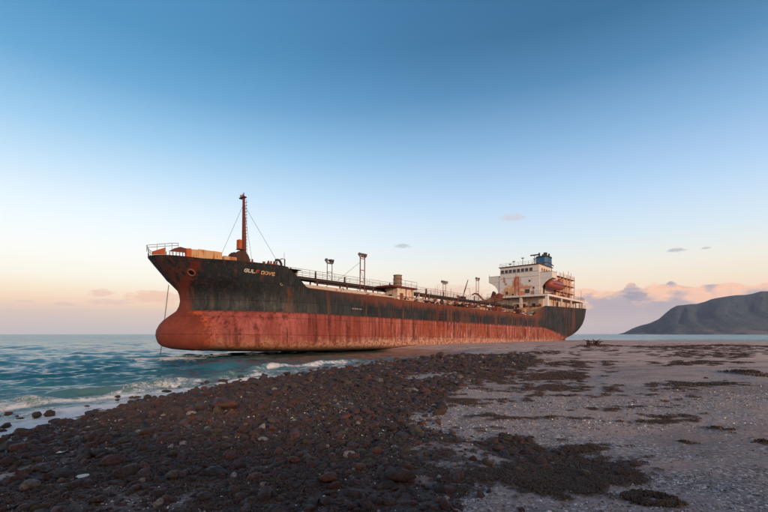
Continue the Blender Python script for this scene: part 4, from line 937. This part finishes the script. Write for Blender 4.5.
nz = t.noise(P, 3.0, 6, 0.65); c = t.mix(t.ss(nz, 0.3, 0.7, 0.15, 0.8), c, lin((28, 23, 20)))
c = t.mix(t.ss(t.noise(P, 9, 4, 0.7), 0.62, 0.75, 0, 0.4), c, lin((120, 96, 80)))
t.put(b.inputs['Base Color'], c); t.put(b.inputs['Roughness'], t.ss(nz, 0.3, 0.7, 0.5, 0.85)); t.put(b.inputs['Normal'], t.bump(t.noise(P, 8, 5, 0.7), 0.5, 0.12)); ST = m
m, t, b = new_mat('shell_pebble'); oi = t.n.new('ShaderNodeObjectInfo').outputs['Random']
c = t.ramp(oi, [(0.0, lin((74, 62, 58))), (0.35, lin((112, 98, 92))), (0.7, lin((140, 128, 122))), (0.88, lin((176, 166, 158))), (1.0, lin((226, 220, 212)))])
t.put(b.inputs['Base Color'], c); b.inputs['Roughness'].default_value = 0.8; PB = m

var = bpy.data.collections.new('stone_shapes'); pebv = bpy.data.collections.new('pebble_shapes')
SM = []
for k in range(8):
    me = stone_mesh('stone', k, (0.42, 0.75)); me.materials.append(ST); SM.append(me); var.objects.link(bpy.data.objects.new('stone_shape', me))
for k in range(4):
    bm = bmesh.new(); bmesh.ops.create_icosphere(bm, subdivisions=1, radius=1.0)
    for v in bm.verts: v.co = Vector((v.co.x, v.co.y * 0.8, v.co.z * 0.5)) * (1 + 0.25 * mn.noise(v.co * 1.5 + Vector((k * 5, 0, 0))))
    me = bpy.data.meshes.new('pebble'); bm.to_mesh(me); bm.free(); me.materials.append(PB); pebv.objects.link(bpy.data.objects.new('pebble_shape', me))

def scatter(name, pts, scl, rot, coll, nvar, mat, parent=None):
    me = bpy.data.meshes.new(name); me.vertices.add(len(pts)); me.vertices.foreach_set('co', np.asarray(pts, dtype=np.float32).ravel())
    a = me.attributes.new('iscale', 'FLOAT_VECTOR', 'POINT'); a.data.foreach_set('vector', np.asarray(scl, dtype=np.float32).ravel())
    a = me.attributes.new('irot', 'FLOAT_VECTOR', 'POINT'); a.data.foreach_set('vector', np.asarray(rot, dtype=np.float32).ravel())
    a = me.attributes.new('ipick', 'INT', 'POINT'); a.data.foreach_set('value', rng.integers(0, nvar, len(pts)).astype(np.int32))
    me.update(); o = link(name, me, mat, parent)
    g = bpy.data.node_groups.new(name, 'GeometryNodeTree'); g.interface.new_socket('Geometry', in_out='INPUT', socket_type='NodeSocketGeometry'); g.interface.new_socket('Geometry', in_out='OUTPUT', socket_type='NodeSocketGeometry')
    N_ = g.nodes; L_ = g.links; gi = N_.new('NodeGroupInput'); go = N_.new('NodeGroupOutput')
    ci = N_.new('GeometryNodeCollectionInfo'); ci.inputs['Collection'].default_value = coll; ci.inputs['Separate Children'].default_value = True; ci.inputs['Reset Children'].default_value = True
    ip = N_.new('GeometryNodeInstanceOnPoints'); ip.inputs['Pick Instance'].default_value = True
    def na(nm, ty):
        q = N_.new('GeometryNodeInputNamedAttribute'); q.data_type = ty; q.inputs['Name'].default_value = nm; return q.outputs['Attribute']
    L_.new(gi.outputs[0], ip.inputs['Points']); L_.new(ci.outputs[0], ip.inputs['Instance']); L_.new(na('ipick', 'INT'), ip.inputs['Instance Index'])
    L_.new(na('iscale', 'FLOAT_VECTOR'), ip.inputs['Scale']); er = N_.new('FunctionNodeEulerToRotation'); L_.new(na('irot', 'FLOAT_VECTOR'), er.inputs[0]); L_.new(er.outputs[0], ip.inputs['Rotation'])
    L_.new(ip.outputs[0], go.inputs[0]); md = o.modifiers.new('scatter', 'NODES'); md.node_group = g
    return o

# candidates laid out so that density follows what each distance can show
Xs = []; Ys = []; Ss = []
def band(d0, d1, dens, smin, smax, power):
    half = math.tan(rad(47)); area = (d1 ** 2 - d0 ** 2) * half; n_ = int(area * dens)
    yy = np.sqrt(rng.random(n_) * (d1 ** 2 - d0 ** 2) + d0 ** 2); xx = (rng.random(n_) * 2 - 1) * half * yy
    s_ = smin + (smax - smin) * rng.random(n_) ** power
    Xs.append(xx); Ys.append(yy); Ss.append(s_)
band(2.5, 7, 260, 0.014, 0.050, 2.0); band(2.5, 7, 26, 0.045, 0.115, 2.2)
band(7, 13, 120, 0.026, 0.070, 1.8); band(7, 13, 13, 0.06, 0.16, 2.2)
band(13, 24, 44, 0.045, 0.11, 1.8); band(13, 24, 4.0, 0.10, 0.23, 2.2)
band(24, 62, 13.0, 0.07, 0.18, 2.0); band(24, 62, 0.9, 0.15, 0.36, 2)
X = np.concatenate(Xs); Y = np.concatenate(Ys); S = np.concatenate(Ss)
zn_ = zone(X, Y); keep = rng.random(len(X)) < zn_ ** 1.2
dsh = sdist(X, Y); keep &= dsh > -2.4; keep &= (rng.random(len(X)) < np.clip(0.85 + dsh * 0.65, 0.03, 1))
keep |= (rng.random(len(X)) < 0.0012) & (Y < 26) & (dsh > 2)
X, Y, S = X[keep], Y[keep], S[keep]; Zs = ground_z(X, Y)
pos = np.stack([X, Y, Zs + S * rng.uniform(-0.15, 0.32, len(X))], 1)
rot = np.stack([rng.normal(0, 0.3, len(X)), rng.normal(0, 0.3, len(X)), rng.random(len(X)) * 6.28], 1)
# hand-set larger boulders seen in the photograph: (px, py, radius m)
bl = [(138, 401, 0.20), (180, 402, 0.19), (183, 405, 0.15), (164, 401, 0.10), (123, 410, 0.17), (92, 418, 0.17), (100, 421, 0.14), (15, 438, 0.2), (22, 440, 0.17), (66, 425, 0.14), (233, 396, 0.26), (246, 394, 0.2), (208, 406, 0.16), (265, 384, 0.26), (440, 358, 0.5), (450, 357.5, 0.35), (425, 360, 0.3), (409, 362, 0.24),
      (225, 427, 0.34), (113, 465, 0.14), (128, 478, 0.15), (143, 480, 0.11), (24, 470, 0.10), (12, 480, 0.11), (30, 490, 0.12), (173, 481, 0.11), (218, 479, 0.14), (206, 504, 0.11), (400, 489, 0.17), (327, 490, 0.12), (293, 470, 0.11), (302, 463, 0.1), (98, 507, 0.09), (240, 505, 0.08), (65, 478, 0.12), (88, 489, 0.10), (157, 500, 0.09), (345, 462, 0.13), (268, 500, 0.09)]
bx_ = []; 
for a_, b_, r_ in bl:
    zz_ = 0.1 if b_ < 430 and a_ < 300 else 0.5
    if b_ < 365: zz_ = 0.1
    gx_, gy_ = gp(a_, b_, zz_); bx_.append((gx_, gy_, max(float(ground_z(np.array([gx_]), np.array([gy_]))[0]), -0.02) + r_ * 0.38, r_))
ya_ = rng.uniform(7.5, 40, 900); xa_ = rng.uniform(-12, 8, 900); da_ = sdist(xa_, ya_); ka_ = (da_ > -2.6) & (da_ < 0.5) & (rng.random(900) < 0.75)
for gx_, gy_ in zip(xa_[ka_], ya_[ka_]):
    r_ = 0.07 + 0.17 * rng.random() ** 2; bx_.append((gx_, gy_, max(float(ground_z(np.array([gx_]), np.array([gy_]))[0]), -0.04) + r_ * 0.2, r_))
bx_ = np.array(bx_)
pos = np.concatenate([pos, bx_[:, :3]]); S = np.concatenate([S, bx_[:, 3]])
rot = np.concatenate([rot, np.stack([np.zeros(len(bx_)), np.zeros(len(bx_)), rng.random(len(bx_)) * 6.28], 1)])
sc3 = np.stack([S * rng.uniform(0.9, 1.25, len(S)), S * rng.uniform(0.85, 1.1, len(S)), S * rng.uniform(0.75, 1.1, len(S))], 1)
inview = np.abs(pos[:, 0] / pos[:, 1]) < 0.9
px_size = np.where(inview & (pos[:, 1] > 4.0), S / np.maximum(pos[:, 1], 1), 0)
order = np.argsort(-px_size); solo = order[:300]; rest = order[300:]
for i in solo:
    o = link('stone', SM[int(rng.integers(0, 8))], None, beach); o.location = pos[i]; o.rotation_euler = rot[i]; o.scale = sc3[i]
sb = scatter('small_stones', pos[rest], sc3[rest], rot[rest], var, 8, ST, beach); tag(sb, kind='stuff')
# shell pebbles on the open sand
n_ = 46000; yy = 3.2 + 10 * rng.random(n_) ** 1.5; xx = (rng.random(n_) * 2 - 1) * 1.0 * yy
gz = fbm(xx * 0.35 * 0.9 + 11, yy * 0.9, 3); k_ = (rng.random(n_) < np.clip((gz - 0.40) * 4 + 0.15, 0.08, 1)) & (sdist(xx, yy) > 0.6)
xx, yy = xx[k_], yy[k_]; s_ = (0.006 + 0.016 * rng.random(len(xx)) ** 3) * np.clip(yy / 7, 0.8, 1.2)
tag(scatter('shell_pebbles', np.stack([xx, yy, ground_z(xx, yy) + s_ * 0.2], 1), np.stack([s_ * 1.2, s_, s_], 1), np.stack([rng.normal(0, .4, len(xx)), rng.normal(0, .4, len(xx)), rng.random(len(xx)) * 6.28], 1), pebv, 4, PB, beach), kind='stuff')

# ------------------------------------------------------------------ seaweed
m, t, b = new_mat('dried_seaweed'); P = t.tc('Object'); c = t.mix(t.ss(t.noise(P, 3.0, 5, 0.7), 0.35, 0.65), lin((48, 36, 29)), lin((92, 70, 54)))
t.put(b.inputs['Base Color'], c); b.inputs['Roughness'].default_value = 0.75; SW = m
def tuft(vs, fs, cx, cy, cz, R, nb, rnd, hmax=0.05):
    for _ in range(nb):
        a = rnd.uniform(0, 6.28); r0 = R * math.sqrt(rnd.random()); x0 = cx + r0 * math.cos(a); y0 = cy + r0 * math.sin(a)
        L = R * rnd.uniform(0.25, 0.7); h_ = rnd.uniform(0.3, 1.0) * hmax; a2 = rnd.uniform(0, 6.28); wd = rnd.uniform(0.05, 0.12) * R + 0.006; n0 = len(vs)
        for k in range(4):
            u = k / 3; zz = cz + math.sin(u * math.pi) * h_ + rnd.uniform(0, 0.3) * h_ ; xk = x0 + math.cos(a2 + u * 0.9) * L * u; yk = y0 + math.sin(a2 + u * 0.9) * L * u
            vs.append((xk - math.sin(a2) * wd, yk + math.cos(a2) * wd, zz)); vs.append((xk + math.sin(a2) * wd, yk - math.cos(a2) * wd, zz + rnd.uniform(-.3, .3) * h_))
        for k in range(3): fs.append((n0 + 2 * k, n0 + 2 * k + 1, n0 + 2 * k + 3, n0 + 2 * k + 2))
swv = bpy.data.collections.new('seaweed_shapes')
for k in range(5):
    vs = []; fs = []; tuft(vs, fs, 0, 0, 0, 1.0, 34, random.Random(90 + k), 0.28)
    me = bpy.data.meshes.new('seaweed_tuft'); me.from_pydata(vs, [], fs); me.materials.append(SW); swv.objects.link(bpy.data.objects.new('seaweed_shape', me))
patches = [(515, 362, 18, 3), (599, 365, 25, 2.6), (579, 374, 28, 3), (610, 391, 45, 5), (626, 409, 22, 3.5), (632, 418, 36, 3.5), (662, 421, 12, 2.5), (552, 441, 18, 2.6), (581, 450, 12, 2.6),
           (520, 472, 55, 11), (570, 482, 34, 10), (623, 480, 10, 2.6), (560, 389, 14, 2), (640, 347, 60, 1.3), (720, 346.5, 70, 1.5), (545, 353, 22, 1.5), (560, 400, 30, 2), (700, 386, 30, 1.2), (600, 432, 26, 2), (650, 399, 30, 1.6), (560, 378, 20, 2), (700, 356, 70, 2), (640, 364, 60, 2), (690, 349.5, 60, 1.5), (500, 440, 40, 6), (470, 400, 24, 5), (490, 378, 26, 4), (480, 420, 30, 3)]
P3 = []; S3 = []
for (a_, b_, rx, ry) in patches:
    cnt = int(60 + rx * ry * 1.9)
    for _ in range(cnt):
        px_, py_ = a_ + random.gauss(0, rx * 0.85), b_ + random.gauss(0, ry * 0.8)
        if py_ < 344: continue
        gx_, gy_ = gp(px_, py_); w_ = max(1.0, gy_ / 12)
        if fbm(np.array([gx_ * 0.7 / w_ + 5]), np.array([gy_ * 2.3 / w_]), 5)[0] < random.uniform(0.47, 0.60): continue
        P3.append((gx_, gy_)); S3.append(random.uniform(0.04, 0.12) * min(max(gy_ / 10, 0.7), 2.4))
for _ in range(620):
    px_ = random.uniform(578, 800); py_ = 346.6 + 0.9 * math.sin(px_ * 0.05) + random.gauss(0, 0.45) + (random.random() < 0.25) * random.uniform(0, 7)
    if vn(np.array([px_ * 0.11]), np.array([3.3]))[0] < 0.36 and random.random() < 0.8: continue
    a_, b_ = gp(px_, py_); P3.append((a_, b_)); S3.append(random.uniform(0.12, 0.4))
n_ = 16000; yy = 3.6 + 36 * rng.random(n_) ** 1.3; xx = (rng.random(n_) * 2 - 1) * yy; zk = zone(xx, yy); k_ = (rng.random(n_) < zk * 1.0 * (fbm(xx * 0.7 + 3, yy * 0.5, 3) > 0.45)) & (sdist(xx, yy) > 1.0)
for a_, b_ in zip(xx[k_], yy[k_]): P3.append((a_, b_)); S3.append(random.uniform(0.05, 0.12) * min(max(b_ / 9, 0.7), 2.2))
P3 = np.array(P3); S3 = np.array(S3); Z3 = ground_z(P3[:, 0], P3[:, 1]); n_ = len(P3)
wr_ = scatter('seaweed_wrack', np.column_stack([P3, Z3 + 0.01]), np.stack([S3, S3, S3 * 0.6], 1), np.stack([np.zeros(n_), np.zeros(n_), rng.random(n_) * 6.28], 1), swv, 5, SW)
tag(wr_, 'dark dried seaweed strewn in bands over the stones and sand', 'seaweed', kind='stuff')
def clump(label, px, py, rx, ry, nb, ring=False, hgt=0.06, seed=1):
    rnd = random.Random(seed); cx, cy = gp(px, py); D = cy; Rx = rx / F * D; Ry = ry * D * D / (1.65 * F); vs = []; fs = []
    cz0 = float(ground_z(np.array([cx]), np.array([cy]))[0])
    for _ in range(nb):
        a = rnd.uniform(0, 6.28); q = rnd.uniform(0.68, 1.0) if ring else abs(rnd.gauss(0, 0.6))
        a += 0; q *= 0.75 + 0.5 * math.sin(a * 2 + seed * 1.7) ** 2 if not ring else 1; x0 = Rx * q * math.cos(a); y0 = Ry * q * math.sin(a); gz_ = float(ground_z(np.array([cx + x0]), np.array([cy + y0]))[0]) - cz0
        tuft(vs, fs, x0, y0, gz_ + (0 if ring else max(0, hgt * 0.8 * (1 - q * q))), min(0.10 * max(1, D / 9), Rx * 0.28), 5, rnd, hgt)
    me = bpy.data.meshes.new('seaweed_clump'); me.from_pydata(vs, [], fs); o = link('seaweed_clump', me, SW); o.location = (cx, cy, cz0); return tag(o, label, 'seaweed', 'seaweed clumps lying on the open sand')
clump('ring of dark seaweed round a bare patch of gravel in the foreground', 652, 503.5, 23, 7, 260, True, 0.03, 1)
clump('low oval mound of brown seaweed alone on the far right sand', 747, 376.5, 11, 2.3, 110, False, 0.09, 2)
clump('ragged dark seaweed clump on bluish sand right of the wrack bands', 718, 431, 9, 2.3, 42, False, 0.03, 3)
clump('thin black seaweed strip on the gravel left of the ragged clump', 685, 443.5, 8, 1.2, 26, False, 0.025, 4)
clump('black seaweed clump at the right edge of the beach', 765, 445, 8, 2.4, 36, False, 0.03, 5)
clump('flat dark seaweed scrap on sand just above the ring of seaweed', 622, 479, 10, 2.2, 36, False, 0.03, 6)
clump('small brown seaweed scrap farthest left on the open sand', 530, 404, 5, 1.0, 16, False, 0.03, 7)
clump('small brown seaweed scrap on pale sand beside the stone belt', 549, 420.5, 6, 1.2, 18, False, 0.03, 8)
# driftwood log on the far sand
cx, cy = gp(594, 347.3); cz0 = float(ground_z(np.array([cx]), np.array([cy]))[0])
class WB(MB):
    pass
mb = MB(); rn = random.Random(5)
mb.tube([(-1.1, 0, 0.05), (-0.6, 0.1, 0.3), (0.1, 0, 0.44), (0.9, -0.2, 0.2), (1.5, 0, 0.35)], [0.06, 0.16, 0.24, 0.14, 0.05], 7)
for k in range(16):
    s = rn.uniform(-1.0, 1.0); mb.tube([(s, 0, 0.25), (s + rn.uniform(-.4, .4), rn.uniform(-.4, .4), rn.uniform(.5, .85)), (s + rn.uniform(-.7, .7), rn.uniform(-.5, .5), rn.uniform(.6, 1.1))], [0.1, 0.06, 0.03], 5)
m, t, b = new_mat('dark_driftwood'); t.put(b.inputs['Base Color'], t.mix(t.noise(t.tc(), 4, 5), lin((36, 24, 20)), lin((66, 44, 36)))); b.inputs['Roughness'].default_value = 0.9; DW = m
dw = mb.build('driftwood', DW, None); dw.location = (cx, cy, cz0 - 0.05)
tag(dw, 'dark gnarled driftwood stump on the far sand right of the stern', 'driftwood')

# ------------------------------------------------------------------ tide pools between the stones
m, t, b = new_mat('pool_water'); b.inputs['Base Color'].default_value = lin((60, 70, 76)); b.inputs['Roughness'].default_value = 0.08; b.inputs['IOR'].default_value = 1.33; PW = m
for k, (a_, b_, rx, ry, lab) in enumerate([(83, 476, 6, 2.2, 'small bright tide pool, largest of three left among the near stones'), (55, 474, 3.6, 1.4, 'small tide pool near the left edge among dark stones'), (62, 444, 3.2, 1.8, 'tiny tide pool between stones close to the waterline at left')]):
    cx, cy = gp(a_, b_, 0.55); rn = random.Random(k); Rx = rx / F * cy; Ry = ry * cy * cy / (1.7 * F); nn = 18
    ring = [(math.cos(i / nn * 6.283) * Rx * rn.uniform(0.7, 1.1), math.sin(i / nn * 6.283) * Ry * rn.uniform(0.7, 1.1)) for i in range(nn)]
    me = bpy.data.meshes.new('tide_pool'); me.from_pydata([(x_, y_, 0) for x_, y_ in ring] + [(x_ * 0.8, y_ * 0.8, -0.08) for x_, y_ in ring], [], [tuple(range(nn))] + [(i, nn + i, nn + (i + 1) % nn, (i + 1) % nn) for i in range(nn)] + [tuple(range(2 * nn - 1, nn - 1, -1))])
    o = link('tide_pool', me, PW); o.location = (cx, cy, float(ground_z(np.array([cx]), np.array([cy]))[0]) + 0.05); tag(o, lab, 'tide pool', 'tide pools among the stones')

# ------------------------------------------------------------------ haze
hzm = bpy.data.materials.new('haze_air'); hzm.use_nodes = True; nt_ = hzm.node_tree
for q in list(nt_.nodes):
    if q.type != 'OUTPUT_MATERIAL': nt_.nodes.remove(q)
pv = nt_.nodes.new('ShaderNodeVolumePrincipled'); pv.inputs['Color'].default_value = (0.80, 0.88, 1.0, 1); pv.inputs['Density'].default_value = 0.00004; pv.inputs['Anisotropy'].default_value = 0.0
nt_.links.new(pv.outputs[0], [q for q in nt_.nodes if q.type == 'OUTPUT_MATERIAL'][0].inputs['Volume'])
hb_ = bmesh.new(); bmesh.ops.create_cube(hb_, size=1.0); me = bpy.data.meshes.new('haze')
for v in hb_.verts: v.co = Vector((v.co.x * 19000, v.co.y * 19000, -8 + (v.co.z + 0.5) * 520))
hb_.to_mesh(me); hb_.free(); tag(link('haze', me, hzm), kind='stuff')
